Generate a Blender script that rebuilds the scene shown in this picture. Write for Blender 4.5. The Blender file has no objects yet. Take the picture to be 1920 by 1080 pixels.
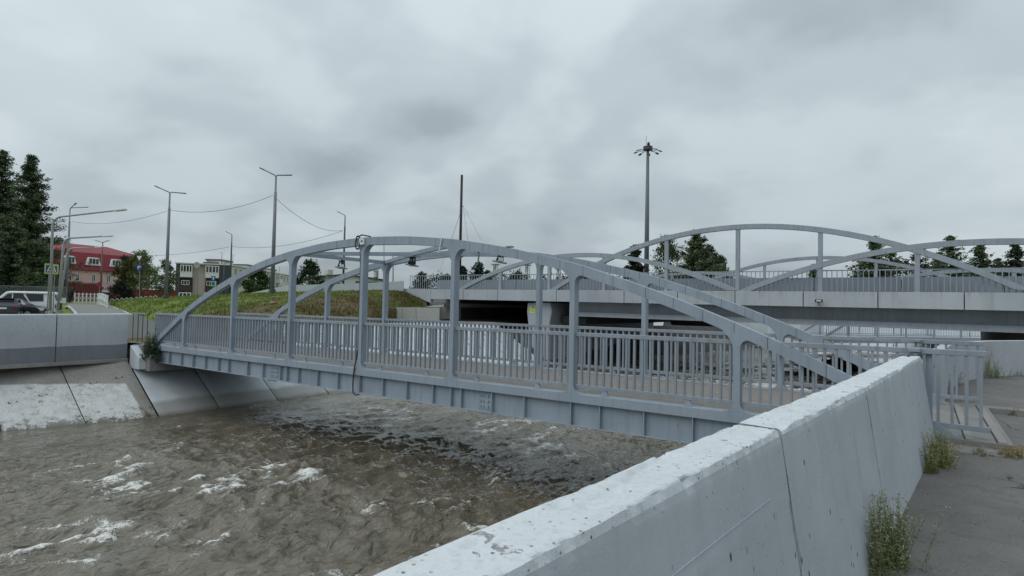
import bpy, bmesh, math, random
import numpy as np
from mathutils import Vector, Matrix, Quaternion
R = math.radians
scene = bpy.context.scene
COL = scene.collection
random.seed(7)

# ------------------------------------------------------------------ camera
F_PX = 1087.0                      # focal length in pixels of a 1920 px wide picture
YAW, PITCH, ROLL = R(35.32), R(1.87), R(1.10)
CAM = np.array([20.364, -9.612, 1.605])
_cy, _sy, _cp, _sp = math.cos(YAW), math.sin(YAW), math.cos(PITCH), math.sin(PITCH)
_r = np.array([_cy, _sy, 0.0]); FWD = np.array([-_sy*_cp, _cy*_cp, _sp]); _u = np.cross(_r, FWD)
RGT = math.cos(ROLL)*_r + math.sin(ROLL)*_u
UPV = -math.sin(ROLL)*_r + math.cos(ROLL)*_u
cam_d = bpy.data.cameras.new('camera'); cam = bpy.data.objects.new('camera', cam_d); COL.objects.link(cam)
cam.matrix_world = Matrix(((RGT[0], UPV[0], -FWD[0], CAM[0]), (RGT[1], UPV[1], -FWD[1], CAM[1]),
                           (RGT[2], UPV[2], -FWD[2], CAM[2]), (0, 0, 0, 1)))
cam_d.sensor_width = 36.0; cam_d.lens = 36.0*F_PX/1920.0; cam_d.clip_start = 0.05; cam_d.clip_end = 3000
scene.camera = cam
scene.render.resolution_x = 1024; scene.render.resolution_y = 576

def ray(x, y): return RGT*(x-960)/F_PX + UPV*(540-y)/F_PX + FWD
def at(x, y, D): return Vector(CAM + ray(x, y)*D)          # surveyed point: picture bearing + distance
def onY(x, y, Y):
    d = ray(x, y); return Vector(CAM + d*(Y-CAM[1])/d[1])
def onZ(x, y, Z):
    d = ray(x, y); return Vector(CAM + d*(Z-CAM[2])/d[2])
def onX(x, y, X):
    d = ray(x, y); return Vector(CAM + d*(X-CAM[0])/d[0])

# ------------------------------------------------------------------ sky and light (overcast)
SUN_EL, SUN_AZ = R(52), R(205)
SKYX, SKYY = 11.3, 8.1
w = bpy.data.worlds.new('World'); scene.world = w; w.use_nodes = True
nt = w.node_tree; nt.nodes.clear()
def wn(t, **k):
    n = nt.nodes.new(t)
    for a, b in k.items(): setattr(n, a, b)
    return n
L = nt.links.new
out = wn('ShaderNodeOutputWorld'); bg = wn('ShaderNodeBackground'); bg.inputs['Strength'].default_value = 0.1
sky = wn('ShaderNodeTexSky', sky_type='NISHITA'); sky.sun_disc = False; sky.sun_elevation = SUN_EL; sky.sun_rotation = SUN_AZ
tc = wn('ShaderNodeTexCoord'); sep = wn('ShaderNodeSeparateXYZ'); L(tc.outputs['Generated'], sep.inputs[0])
def wm(op, a, b=None, c=None):
    n = wn('ShaderNodeMath', operation=op)
    for i, v in enumerate((a, b, c)):
        if v is None: continue
        if isinstance(v, (int, float)): n.inputs[i].default_value = v
        else: L(v, n.inputs[i])
    return n.outputs[0]
zc = wm('MAXIMUM', sep.outputs[2], 0.0)
den = wm('ADD', zc, 0.34)
px_ = wm('DIVIDE', sep.outputs[0], den); py_ = wm('DIVIDE', sep.outputs[1], den)
cmb = wn('ShaderNodeCombineXYZ'); L(px_, cmb.inputs[0]); L(py_, cmb.inputs[1])
n1 = wn('ShaderNodeTexNoise'); n1.inputs['Scale'].default_value = 1.25; n1.inputs['Detail'].default_value = 5; n1.inputs['Roughness'].default_value = 0.42; n1.inputs['Distortion'].default_value = 0.25
mp1 = wn('ShaderNodeMapping'); mp1.inputs['Location'].default_value = (SKYX, SKYY, 0); L(cmb.outputs[0], mp1.inputs[0]); L(mp1.outputs[0], n1.inputs['Vector'])
n2 = wn('ShaderNodeTexNoise'); n2.inputs['Scale'].default_value = 3.4; n2.inputs['Detail'].default_value = 4; n2.inputs['Roughness'].default_value = 0.45; n2.inputs['Distortion'].default_value = 0.2
L(mp1.outputs[0], n2.inputs['Vector'])
mixn = wm('ADD', wm('MULTIPLY', n1.outputs[0], 0.68), wm('MULTIPLY', n2.outputs[0], 0.32))
ramp = wn('ShaderNodeValToRGB'); L(mixn, ramp.inputs[0])
cr = ramp.color_ramp; cr.interpolation = 'EASE'
cr.elements[0].position = 0.34; cr.elements[0].color = (0.385, 0.448, 0.490, 1)
cr.elements[1].position = 0.66; cr.elements[1].color = (0.70, 0.788, 0.820, 1)
e = cr.elements.new(0.46); e.color = (0.512, 0.592, 0.633, 1)
e = cr.elements.new(0.55); e.color = (0.612, 0.702, 0.740, 1)
# an overcast sky is brighter overhead than at the horizon
grad = wm('ADD', wm('MULTIPLY', zc, 6.5), 6.9)
sc = wn('ShaderNodeVectorMath', operation='SCALE'); L(ramp.outputs[0], sc.inputs[0]); L(grad, sc.inputs['Scale'])
mx = wn('ShaderNodeMix', data_type='RGBA'); mx.inputs['Factor'].default_value = 0.97
L(sky.outputs[0], mx.inputs[6]); L(sc.outputs[0], mx.inputs[7])
L(mx.outputs[2], bg.inputs['Color']); L(bg.outputs[0], out.inputs['Surface'])
sd = bpy.data.lights.new('sun', 'SUN'); sd.energy = 1.1; sd.angle = R(55); sd.color = (1.0, 0.985, 0.96)
so = bpy.data.objects.new('sun', sd); COL.objects.link(so); so.location = (0, -20, 40)
sdir = Vector((math.sin(SUN_AZ)*math.cos(SUN_EL), math.cos(SUN_AZ)*math.cos(SUN_EL), math.sin(SUN_EL)))
so.rotation_euler = sdir.to_track_quat('Z', 'Y').to_euler()
vs = scene.view_settings; vs.view_transform = 'Standard'; vs.look = 'None'; vs.exposure = 0.13; vs.gamma = 1.0; vs.use_curve_mapping = False

# ------------------------------------------------------------------ numpy noise
def _hash(ix, iy, iz, seed):
    h = (ix.astype(np.int64)*374761393 + iy.astype(np.int64)*668265263 + iz.astype(np.int64)*2147483647 + seed*974711) & 0xffffffff
    h = ((h ^ (h >> 13))*1274126177) & 0xffffffff
    h = ((h ^ (h >> 16))*2246822519) & 0xffffffff
    return ((h ^ (h >> 15)) & 0xffffff)/float(0xffffff)
def vnoise(x, y, z=None, seed=0):
    x = np.asarray(x, float); y = np.asarray(y, float); z = np.zeros_like(x) if z is None else np.asarray(z, float)
    ix, iy, iz = np.floor(x), np.floor(y), np.floor(z); fx, fy, fz = x-ix, y-iy, z-iz
    fx, fy, fz = [t*t*t*(t*(t*6-15)+10) for t in (fx, fy, fz)]
    o = 0
    for a in (0, 1):
        for b in (0, 1):
            for c in (0, 1):
                o = o + _hash(ix+a, iy+b, iz+c, seed)*(fx if a else 1-fx)*(fy if b else 1-fy)*(fz if c else 1-fz)
    return o*2-1
def fbm(x, y, z=None, seed=0, o=4, g=0.5):
    s = 0; a = 1; t = 0; f = 1.0
    for i in range(o):
        s = s + a*vnoise(np.asarray(x)*f+i*17.3, np.asarray(y)*f-i*9.1, None if z is None else np.asarray(z)*f+i*5.7, seed+i); t += a; a *= g; f *= 2.03
    return s/t

# ------------------------------------------------------------------ materials
class NT:
    def __init__(s, name):
        s.m = bpy.data.materials.new(name); s.m.use_nodes = True; s.t = s.m.node_tree; s.t.nodes.clear()
        s.o = s.t.nodes.new('ShaderNodeOutputMaterial'); s.b = s.t.nodes.new('ShaderNodeBsdfPrincipled')
        s.t.links.new(s.b.outputs[0], s.o.inputs[0]); s._p = None
    def n(s, ty, **k):
        q = s.t.nodes.new(ty)
        for a, b in k.items(): setattr(q, a, b)
        return q
    def l(s, a, b): s.t.links.new(a, b)
    def put(s, sock, v):
        if isinstance(v, (int, float)): sock.default_value = v
        elif isinstance(v, tuple): sock.default_value = v if len(v) != 3 or len(sock.default_value) == 3 else (*v, 1)
        else: s.l(v, sock)
    def pos(s):
        if s._p is None: s._p = s.n('ShaderNodeNewGeometry').outputs['Position']
        return s._p
    def mapping(s, v, sc=(1, 1, 1), loc=(0, 0, 0)):
        q = s.n('ShaderNodeMapping'); s.l(v, q.inputs[0]); q.inputs['Scale'].default_value = sc; q.inputs['Location'].default_value = loc; return q.outputs[0]
    def noise(s, scale, detail=5, rough=0.55, v=None, dist=0.0):
        q = s.n('ShaderNodeTexNoise'); q.inputs['Scale'].default_value = scale; q.inputs['Detail'].default_value = detail
        q.inputs['Roughness'].default_value = rough; q.inputs['Distortion'].default_value = dist
        s.l(v if v is not None else s.pos(), q.inputs['Vector']); return q.outputs[0]
    def voro(s, scale, v=None, feature='F1'):
        q = s.n('ShaderNodeTexVoronoi', feature=feature); q.inputs['Scale'].default_value = scale; s.l(v if v is not None else s.pos(), q.inputs['Vector']); return q.outputs['Distance']
    def rng(s, v, a, b, c=0.0, d=1.0):
        q = s.n('ShaderNodeMapRange'); s.l(v, q.inputs[0])
        for i, t in enumerate((a, b, c, d)): q.inputs[i+1].default_value = t
        return q.outputs[0]
    def mth(s, op, a, b=0.0):
        q = s.n('ShaderNodeMath', operation=op); s.put(q.inputs[0], a); s.put(q.inputs[1], b); return q.outputs[0]
    def mix(s, f, a, b):
        q = s.n('ShaderNodeMix', data_type='RGBA'); s.put(q.inputs[0], f); s.put(q.inputs[6], a); s.put(q.inputs[7], b); return q.outputs[2]
    def bump(s, h, strength=0.3, dist=0.01, nrm=None):
        q = s.n('ShaderNodeBump'); q.inputs['Strength'].default_value = strength; q.inputs['Distance'].default_value = dist; s.l(h, q.inputs['Height'])
        if nrm is not None: s.l(nrm, q.inputs['Normal'])
        return q.outputs[0]
    def set(s, col=None, rough=None, nrm=None, metal=None, spec=None):
        if col is not None: s.put(s.b.inputs['Base Color'], col)
        if rough is not None: s.put(s.b.inputs['Roughness'], rough)
        if nrm is not None: s.l(nrm, s.b.inputs['Normal'])
        if metal is not None: s.put(s.b.inputs['Metallic'], metal)
        if spec is not None: s.put(s.b.inputs['Specular IOR Level'], spec)
        return s.m
def sh(c, k): return tuple(max(0, min(1, v*k)) for v in c)
M = {}
def simple(name, c, rough=0.6, var=0.15, scale=3.0, bump=0.0, spec=0.4, metal=0.0):
    t = NT(name); f = t.noise(scale, 6, 0.6); g = t.noise(scale*9, 4, 0.6)
    col = t.mix(t.rng(f, 0.3, 0.7), sh(c, 1-var), sh(c, 1+var)); col = t.mix(t.rng(g, 0.35, 0.75, 0, 0.35), col, sh(c, 0.75))
    M[name] = t.set(col, rough, t.bump(g, bump, 0.005) if bump else None, metal, spec); return M[name]
def paint_steel(name, c, dirt=0.5):
    t = NT(name); f = t.noise(1.3, 6, 0.62); g = t.noise(14, 5, 0.6)
    v = t.mapping(t.pos(), (9, 9, 0.7)); st = t.noise(1.0, 4, 0.6, v)
    col = t.mix(t.rng(f, 0.3, 0.7), sh(c, 0.88), sh(c, 1.12))
    col = t.mix(t.rng(st, 0.48, 0.74, 0, dirt*0.95), col, sh((c[0]*0.86, c[1]*0.82, c[2]*0.76), 0.85))
    col = t.mix(t.rng(g, 0.60, 0.73, 0, dirt*0.6), col, (0.24, 0.20, 0.165))
    rs = t.mth('MULTIPLY', t.rng(t.noise(2.6, 6, 0.7), 0.55, 0.66), t.rng(t.noise(1.0, 5, 0.65, t.mapping(t.pos(), (16, 16, 1.2))), 0.5, 0.66)); col = t.mix(t.mth('MULTIPLY', rs, dirt*0.95), col, (0.20, 0.115, 0.07))
    M[name] = t.set(col, t.rng(g, 0.3, 0.7, 0.42, 0.6), t.bump(g, 0.05, 0.004), 0, 0.4); return M[name]
paint_steel('steel', (0.262, 0.312, 0.366), 0.6); paint_steel('steel_rail', (0.248, 0.282, 0.322), 0.8); paint_steel('steel_far', (0.285, 0.325, 0.368), 0.7)
simple('seam', (0.03, 0.033, 0.037), 0.8)
simple('black', (0.012, 0.012, 0.013), 0.5); simple('rubber', (0.018, 0.018, 0.019), 0.6); simple('white_paint', (0.72, 0.74, 0.75), 0.5, 0.05)
simple('deck', (0.205, 0.188, 0.172), 0.8, 0.18, 5.0, 0.2); simple('galv', (0.17, 0.185, 0.2), 0.45, 0.12, 4.0, 0, 0.5)
simple('galv_light', (0.33, 0.345, 0.36), 0.5, 0.08); simple('fence_white', (0.5, 0.52, 0.52), 0.6, 0.1); simple('dark_pole', (0.055, 0.065, 0.075), 0.5, 0.2); simple('brown_pole', (0.16, 0.075, 0.07), 0.6); simple('rust', (0.2, 0.1, 0.06), 0.85)
simple('lamp_white', (0.7, 0.71, 0.7), 0.4); simple('lens', (0.55, 0.57, 0.57), 0.25); simple('soil', (0.13, 0.095, 0.065), 0.95, 0.3, 2.0, 0.4)
simple('yellow_paper', (0.55, 0.58, 0.14), 0.7, 0.1); simple('sign_yellow', (0.42, 0.50, 0.12), 0.5, 0.03); simple('sign_blue', (0.02, 0.06, 0.30), 0.45, 0.05); simple('sign_red', (0.42, 0.03, 0.04), 0.45)
simple('sign_back', (0.3, 0.31, 0.32), 0.5); simple('green_sign', (0.22, 0.55, 0.18), 0.5)

def concrete(name, c, c2, scale=1.0, pit=0.5, streak=0.5, bump=0.35, rough=0.85):
    t = NT(name); f = t.noise(0.9*scale, 7, 0.62); g = t.noise(22*scale, 5, 0.65); h = t.noise(120*scale, 3, 0.6)
    col = t.mix(t.rng(f, 0.32, 0.68), c, c2)
    st = t.noise(1.0, 5, 0.62, t.mapping(t.pos(), (7*scale, 7*scale, 0.55*scale)))
    col = t.mix(t.rng(st, 0.52, 0.8, 0, streak), col, sh(c2, 0.72))
    col = t.mix(t.rng(st, 0.2, 0.42, streak*0.6, 0), col, sh(c, 1.18))
    vp = t.voro(9*scale, t.mapping(t.pos(), (1, 1, 0.6))); big = t.noise(1.6*scale, 3, 0.5)
    pitm = t.mth('MULTIPLY', t.rng(vp, 0.06, 0.12, 1, 0), t.rng(big, 0.36, 0.52))
    col = t.mix(t.mth('MULTIPLY', pitm, pit), col, (0.06, 0.06, 0.06))
    vp2 = t.voro(26*scale); pm2 = t.mth('MULTIPLY', t.rng(vp2, 0.07, 0.15, 1, 0), t.rng(t.noise(5*scale, 2), 0.44, 0.56))
    col = t.mix(t.mth('MULTIPLY', pm2, pit*0.8), col, (0.11, 0.11, 0.11))
    hgt = t.mth('SUBTRACT', t.mth('ADD', t.mth('MULTIPLY', g, 0.6), t.mth('MULTIPLY', h, 0.25)), t.mth('MULTIPLY', pitm, 0.8))
    M[name] = t.set(col, rough, t.bump(hgt, bump, 0.006), 0, 0.25); return M[name]
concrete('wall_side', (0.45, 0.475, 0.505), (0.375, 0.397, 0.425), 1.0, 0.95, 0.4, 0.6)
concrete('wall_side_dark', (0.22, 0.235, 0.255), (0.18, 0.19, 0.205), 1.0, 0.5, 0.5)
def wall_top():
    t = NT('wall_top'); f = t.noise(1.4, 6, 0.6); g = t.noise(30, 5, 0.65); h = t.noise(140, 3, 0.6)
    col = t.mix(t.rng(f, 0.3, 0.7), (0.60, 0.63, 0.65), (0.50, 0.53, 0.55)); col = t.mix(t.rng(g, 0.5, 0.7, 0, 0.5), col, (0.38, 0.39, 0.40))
    a = t.noise(2.3, 8, 0.66, t.mapping(t.pos(), (1.25, 0.8, 1)), 0.5); b = t.noise(11, 6, 0.7)
    chip = t.rng(t.mth('ADD', a, t.mth('MULTIPLY', t.mth('SUBTRACT', b, 0.5), 0.42)), 0.655, 0.675)
    stone = t.mix(t.rng(t.voro(70), 0.1, 0.5), (0.42, 0.40, 0.38), (0.14, 0.13, 0.125)); stone = t.mix(t.rng(h, 0.3, 0.7, 0, 0.6), stone, (0.5, 0.5, 0.5))
    col = t.mix(t.mth('MULTIPLY', chip, 0.9), col, stone)
    sp = t.voro(30); pm = t.mth('MULTIPLY', t.rng(sp, 0.08, 0.18, 1, 0), t.rng(t.noise(4, 3), 0.46, 0.55)); col = t.mix(t.mth('MULTIPLY', pm, 0.85), col, (0.09, 0.09, 0.09))
    hg = t.mth('SUBTRACT', t.mth('ADD', t.mth('MULTIPLY', g, 0.5), t.mth('MULTIPLY', h, 0.3)), t.mth('ADD', chip, pm))
    M['wall_top'] = t.set(col, 0.9, t.bump(hg, 0.75, 0.008), 0, 0.2)
wall_top()
concrete('aggregate', (0.34, 0.32, 0.30), (0.2, 0.19, 0.18), 3.0, 0.6, 0.2, 1.0)
concrete('pale_concrete', (0.45, 0.46, 0.45), (0.38, 0.385, 0.38), 0.5, 0.3, 0.6)
concrete('bare_concrete', (0.275, 0.265, 0.25), (0.2, 0.19, 0.18), 0.8, 0.6, 0.5, 0.5)
concrete('white_concrete', (0.60, 0.65, 0.68), (0.47, 0.51, 0.54), 0.8, 0.3, 0.5)
concrete('shaded_concrete', (0.075, 0.072, 0.068), (0.05, 0.048, 0.046), 0.5, 0.3, 0.5)  # concrete taken near black: the shade under the road bridge is in the colour
concrete('fascia', (0.385, 0.42, 0.45), (0.31, 0.34, 0.37), 0.5, 0.15, 0.8, 0.1, 0.65)
concrete('slab', (0.23, 0.225, 0.22), (0.17, 0.165, 0.16), 2.0, 0.4, 0.0, 0.5)
def rusty_fascia():
    t = NT('fascia_rust'); f = t.noise(0.5, 6, 0.6); g = t.noise(18, 4)
    col = t.mix(t.rng(f, 0.3, 0.7), (0.405, 0.44, 0.47), (0.335, 0.37, 0.40))
    st = t.noise(1.0, 5, 0.7, t.mapping(t.pos(), (5.5, 5.5, 0.35))); sx = t.n('ShaderNodeSeparateXYZ'); t.l(t.pos(), sx.inputs[0])
    up = t.rng(sx.outputs[2], 2.25, 2.74, 0, 1); m = t.mth('MULTIPLY', t.rng(st, 0.50, 0.70), up)
    col = t.mix(t.mth('MULTIPLY', m, 0.8), col, (0.23, 0.15, 0.10)); dk_ = t.noise(1.0, 5, 0.7, t.mapping(t.pos(), (2.2, 2.2, 0.2))); col = t.mix(t.rng(dk_, 0.5, 0.72, 0, 0.45), col, (0.22, 0.23, 0.24)); M['fascia_rust'] = t.set(col, 0.65, t.bump(g, 0.08, 0.004))
rusty_fascia()
def peeling():
    t = NT('peeling'); f = t.noise(1.2, 7, 0.65); g = t.noise(20, 5, 0.65)
    bare = t.mix(t.rng(f, 0.3, 0.7), (0.245, 0.232, 0.212), (0.345, 0.332, 0.31)); bare = t.mix(t.rng(g, 0.45, 0.7, 0, 0.5), bare, (0.10, 0.095, 0.085))
    sx = t.n('ShaderNodeSeparateXYZ'); t.l(t.pos(), sx.inputs[0]); wob = t.noise(2.0, 3)
    zz = t.mth('ADD', sx.outputs[2], t.mth('MULTIPLY', t.mth('SUBTRACT', wob, 0.5), 0.10))
    yy = t.mth('ADD', sx.outputs[1], t.mth('MULTIPLY', t.mth('SUBTRACT', wob, 0.5), 0.12))
    zed = t.mth('ADD', zz, t.mth('MULTIPLY', sx.outputs[1], 0.05))
    area = t.mth('MULTIPLY', t.rng(zed, -1.33, -1.29, 1, 0), t.rng(yy, -0.95, -0.90, 1, 0))
    fl = t.noise(6.0, 8, 0.78, t.mapping(t.pos(), (1, 1.0, 1.4)), 0.6); big = t.noise(0.8, 3)
    low = t.rng(sx.outputs[2], -2.27, -2.0, 0.16, 0.0)
    keep = t.rng(t.mth('SUBTRACT', t.mth('SUBTRACT', fl, low), t.mth('MULTIPLY', t.mth('SUBTRACT', 0.5, big), 0.35)), 0.365, 0.43)
    pm = t.mth('MULTIPLY', area, keep)
    col = t.mix(pm, bare, t.mix(t.rng(g, 0.3, 0.7), (0.50, 0.515, 0.51), (0.66, 0.675, 0.67)))
    dirt = t.noise(1.7, 7, 0.7); col = t.mix(t.rng(dirt, 0.46, 0.70, 0, 0.55), col, (0.24, 0.225, 0.20))
    wet = t.rng(t.mth('ADD', sx.outputs[2], t.mth('MULTIPLY', t.noise(1.5, 5, 0.7), 0.25)), -2.18, -1.98, 0.55, 0)
    blk = t.mth('MULTIPLY', t.rng(t.noise(3.0, 6, 0.7), 0.56, 0.62), t.rng(sx.outputs[2], -2.2, -1.75, 1, 0))
    col = t.mix(t.mth('MAXIMUM', t.mth('MULTIPLY', wet, t.mth('SUBTRACT', 1.0, pm)), t.mth('MULTIPLY', blk, 0.85)), col, (0.035, 0.033, 0.03))
    M['peeling'] = t.set(col, 0.85, t.bump(t.mth('ADD', g, pm), 0.4, 0.006), 0, 0.25)
peeling()
def under_slope():
    t = NT('painted_slope'); f = t.noise(1.1, 6, 0.62); g = t.noise(18, 5, 0.6)
    col = t.mix(t.rng(f, 0.3, 0.7), (0.50, 0.55, 0.58), (0.40, 0.43, 0.45))
    sx = t.n('ShaderNodeSeparateXYZ'); t.l(t.pos(), sx.inputs[0])
    zz = t.mth('ADD', sx.outputs[2], t.mth('MULTIPLY', t.noise(2.0, 3), 0.15))
    col = t.mix(t.rng(zz, -1.82, -1.72, 0.75, 0), col, (0.25, 0.24, 0.22)); col = t.mix(t.rng(zz, -2.2, -2.06, 0.8, 0), col, (0.09, 0.085, 0.07))
    ck = t.noise(3.0, 6, 0.75); col = t.mix(t.rng(ck, 0.66, 0.7, 0, 0.6), col, (0.12, 0.11, 0.1))
    M['painted_slope'] = t.set(col, 0.8, t.bump(g, 0.3, 0.005), 0, 0.25)
under_slope()
def white_slope():
    t = NT('white_slope'); f = t.noise(1.1, 6, 0.62); g = t.noise(12, 5, 0.6); fl = t.noise(2.2, 7, 0.75)
    col = t.mix(t.rng(f, 0.3, 0.7), (0.56, 0.60, 0.63), (0.44, 0.475, 0.50)); col = t.mix(t.rng(fl, 0.57, 0.64), col, (0.2, 0.19, 0.175))
    sx = t.n('ShaderNodeSeparateXYZ'); t.l(t.pos(), sx.inputs[0]); col = t.mix(t.rng(sx.outputs[2], -2.2, -2.0, 0.8, 0), col, (0.12, 0.11, 0.1))
    M['white_slope'] = t.set(col, 0.8, t.bump(g, 0.3, 0.005), 0, 0.25)
white_slope()
def asphalt():
    t = NT('asphalt'); f = t.noise(0.7, 6, 0.6); g = t.noise(60, 4, 0.7); sp = t.voro(95); m = t.noise(4, 5, 0.6)
    col = t.mix(t.rng(f, 0.35, 0.65), (0.135, 0.131, 0.127), (0.18, 0.175, 0.169)); col = t.mix(t.rng(m, 0.5, 0.7, 0, 0.45), col, (0.09, 0.087, 0.084))
    col = t.mix(t.mth('MULTIPLY', t.rng(sp, 0.12, 0.3, 1, 0), t.rng(t.noise(140, 2), 0.5, 0.62)), col, (0.30, 0.29, 0.275))
    col = t.mix(t.rng(g, 0.56, 0.7, 0, 0.8), col, (0.035, 0.034, 0.033))
    wv = t.n('ShaderNodeVectorMath', operation='ADD'); t.l(t.pos(), wv.inputs[0]); wn_ = t.n('ShaderNodeTexNoise'); wn_.inputs['Scale'].default_value = 2.5; wn_.inputs['Detail'].default_value = 6; t.l(t.pos(), wn_.inputs['Vector']); sv = t.n('ShaderNodeVectorMath', operation='SCALE'); sv.inputs['Scale'].default_value = 0.5; t.l(wn_.outputs['Color'], sv.inputs[0]); t.l(sv.outputs[0], wv.inputs[1])
    vd = t.voro(0.75, wv.outputs[0], 'DISTANCE_TO_EDGE'); ck = t.mth('MULTIPLY', t.rng(vd, 0.004, 0.012, 1, 0), t.rng(t.noise(0.9, 3), 0.46, 0.56)); col = t.mix(t.mth('MULTIPLY', ck, 0.8), col, (0.03, 0.029, 0.028)); du = t.noise(1.8, 7, 0.7); col = t.mix(t.rng(du, 0.5, 0.75, 0, 0.55), col, (0.19, 0.18, 0.165))
    M['asphalt'] = t.set(col, 0.92, t.bump(t.mth('ADD', g, t.mth('MULTIPLY', sp, -0.5)), 0.9, 0.008), 0, 0.2)
asphalt()
simple('far_ground', (0.10, 0.105, 0.07), 0.95, 0.3, 0.3); simple('path', (0.20, 0.195, 0.19), 0.9, 0.15, 1.0, 0.1); simple('kerb', (0.45, 0.445, 0.43), 0.85, 0.12)
def grassy():
    t = NT('turf'); f = t.noise(0.45, 6, 0.65); g = t.noise(7, 5, 0.7); sx = t.n('ShaderNodeSeparateXYZ'); t.l(t.pos(), sx.inputs[0])
    along = t.rng(sx.outputs[0], -20, -8, 0, 1)
    green = t.mix(t.rng(g, 0.3, 0.7), (0.10, 0.15, 0.028), (0.19, 0.24, 0.06)); dry = t.mix(t.rng(g, 0.3, 0.7), (0.075, 0.062, 0.03), (0.16, 0.135, 0.07))
    col = t.mix(t.rng(t.mth('ADD', f, t.mth('MULTIPLY', along, 0.38)), 0.5, 0.72), green, dry)
    M['turf'] = t.set(col, 0.95, t.bump(g, 0.8, 0.05), 0, 0.1)
grassy()
def attr_leaf(name, rough=0.6):
    t = NT(name); a = t.n('ShaderNodeAttribute', attribute_name='tint')
    t.l(a.outputs['Color'], t.b.inputs['Base Color']); t.b.inputs['Roughness'].default_value = rough; t.b.inputs['Specular IOR Level'].default_value = 0.2
    M[name] = t.m
attr_leaf('leaf')
simple('bark', (0.075, 0.06, 0.048), 0.95, 0.3, 4.0, 0.6); simple('driftwood', (0.035, 0.028, 0.022), 0.9, 0.3, 4.0, 0.5)
simple('pink_wall', (0.62, 0.44, 0.405), 0.85, 0.06, 0.4); simple('red_roof', (0.21, 0.022, 0.03), 0.55, 0.12, 0.5); simple('maroon', (0.15, 0.025, 0.028), 0.7, 0.12, 0.5)
simple('panel_beige', (0.58, 0.54, 0.50), 0.85, 0.08, 0.5); simple('panel_brown', (0.47, 0.40, 0.365), 0.85, 0.06, 0.5); simple('dark_clad', (0.05, 0.052, 0.064), 0.7, 0.1, 0.5); simple('brown_clad', (0.05, 0.036, 0.03), 0.8, 0.1, 0.5)
simple('white_frame', (0.72, 0.73, 0.73), 0.5, 0.04); simple('white_plaster', (0.64, 0.66, 0.67), 0.8, 0.05, 0.5); simple('roof_dark', (0.09, 0.09, 0.1), 0.8); simple('blue_panel', (0.02, 0.035, 0.2), 0.5); simple('parapet', (0.42, 0.47, 0.50), 0.8, 0.07, 0.4)
def glass(name, c, rough=0.08):
    t = NT(name); M[name] = t.set(c, rough, None, 0, 0.6)
glass('pane', (0.035, 0.042, 0.05)); glass('screen_glass', (0.14, 0.15, 0.155), 0.06); glass('car_glass', (0.015, 0.018, 0.02), 0.05); glass('car_white', (0.66, 0.68, 0.69), 0.25); glass('car_dark', (0.030, 0.030, 0.042), 0.2); glass('headlamp', (0.6, 0.62, 0.62), 0.12); glass('tail', (0.16, 0.01, 0.015), 0.2); glass('chrome', (0.4, 0.4, 0.4), 0.2)
simple('skin', (0.45, 0.27, 0.2), 0.6, 0.05); simple('jacket', (0.018, 0.016, 0.016), 0.85, 0.2); simple('trousers', (0.012, 0.012, 0.014), 0.9, 0.2); simple('hair', (0.05, 0.04, 0.035), 0.9); simple('litter', (0.3, 0.28, 0.22), 0.7); simple('litter_red', (0.2, 0.07, 0.05), 0.7); concrete('barrier', (0.205, 0.235, 0.275), (0.17, 0.195, 0.23), 0.5, 0.3, 0.7); simple('purple', (0.10, 0.03, 0.10), 0.6)

def water_mat():
    t = NT('river_water'); a = t.n('ShaderNodeAttribute', attribute_name='foam'); f = t.noise(1.6, 5, 0.6, t.mapping(t.pos(), (1, 0.6, 1)))
    br = t.noise(9, 8, 0.78, t.mapping(t.pos(), (1.0, 1.0, 1)), 1.2); br2 = t.noise(70, 4, 0.75)
    fm = t.rng(t.mth('ADD', a.outputs['Fac'], t.mth('ADD', t.mth('MULTIPLY', t.mth('SUBTRACT', br, 0.5), 2.3), t.mth('MULTIPLY', t.mth('SUBTRACT', br2, 0.5), 1.3))), 0.44, 0.70)
    mud = t.mix(t.rng(f, 0.3, 0.7), (0.10, 0.086, 0.060), (0.155, 0.138, 0.106))
    col = t.mix(fm, mud, (0.66, 0.66, 0.64))
    w1 = t.noise(2.6, 3, 0.5, t.mapping(t.pos(), (1.5, 0.7, 1)), 0.8); w2 = t.noise(9.5, 2, 0.5, t.mapping(t.pos(), (1.6, 0.7, 1)), 0.8)
    calm = t.rng(t.noise(0.55, 4, 0.55, t.mapping(t.pos(), (1.2, 0.6, 1)), 0.6), 0.36, 0.66, 0.12, 1.0); b1 = t.bump(t.mth('MULTIPLY', w1, calm), 1.0, 0.21); b2 = t.bump(t.mth('MULTIPLY', w2, calm), 1.0, 0.034, b1)
    t.b.inputs['IOR'].default_value = 1.40
    M['river_water'] = t.set(col, t.rng(fm, 0, 1, 0.04, 0.7), b2, 0, 0.6)
water_mat()

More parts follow.
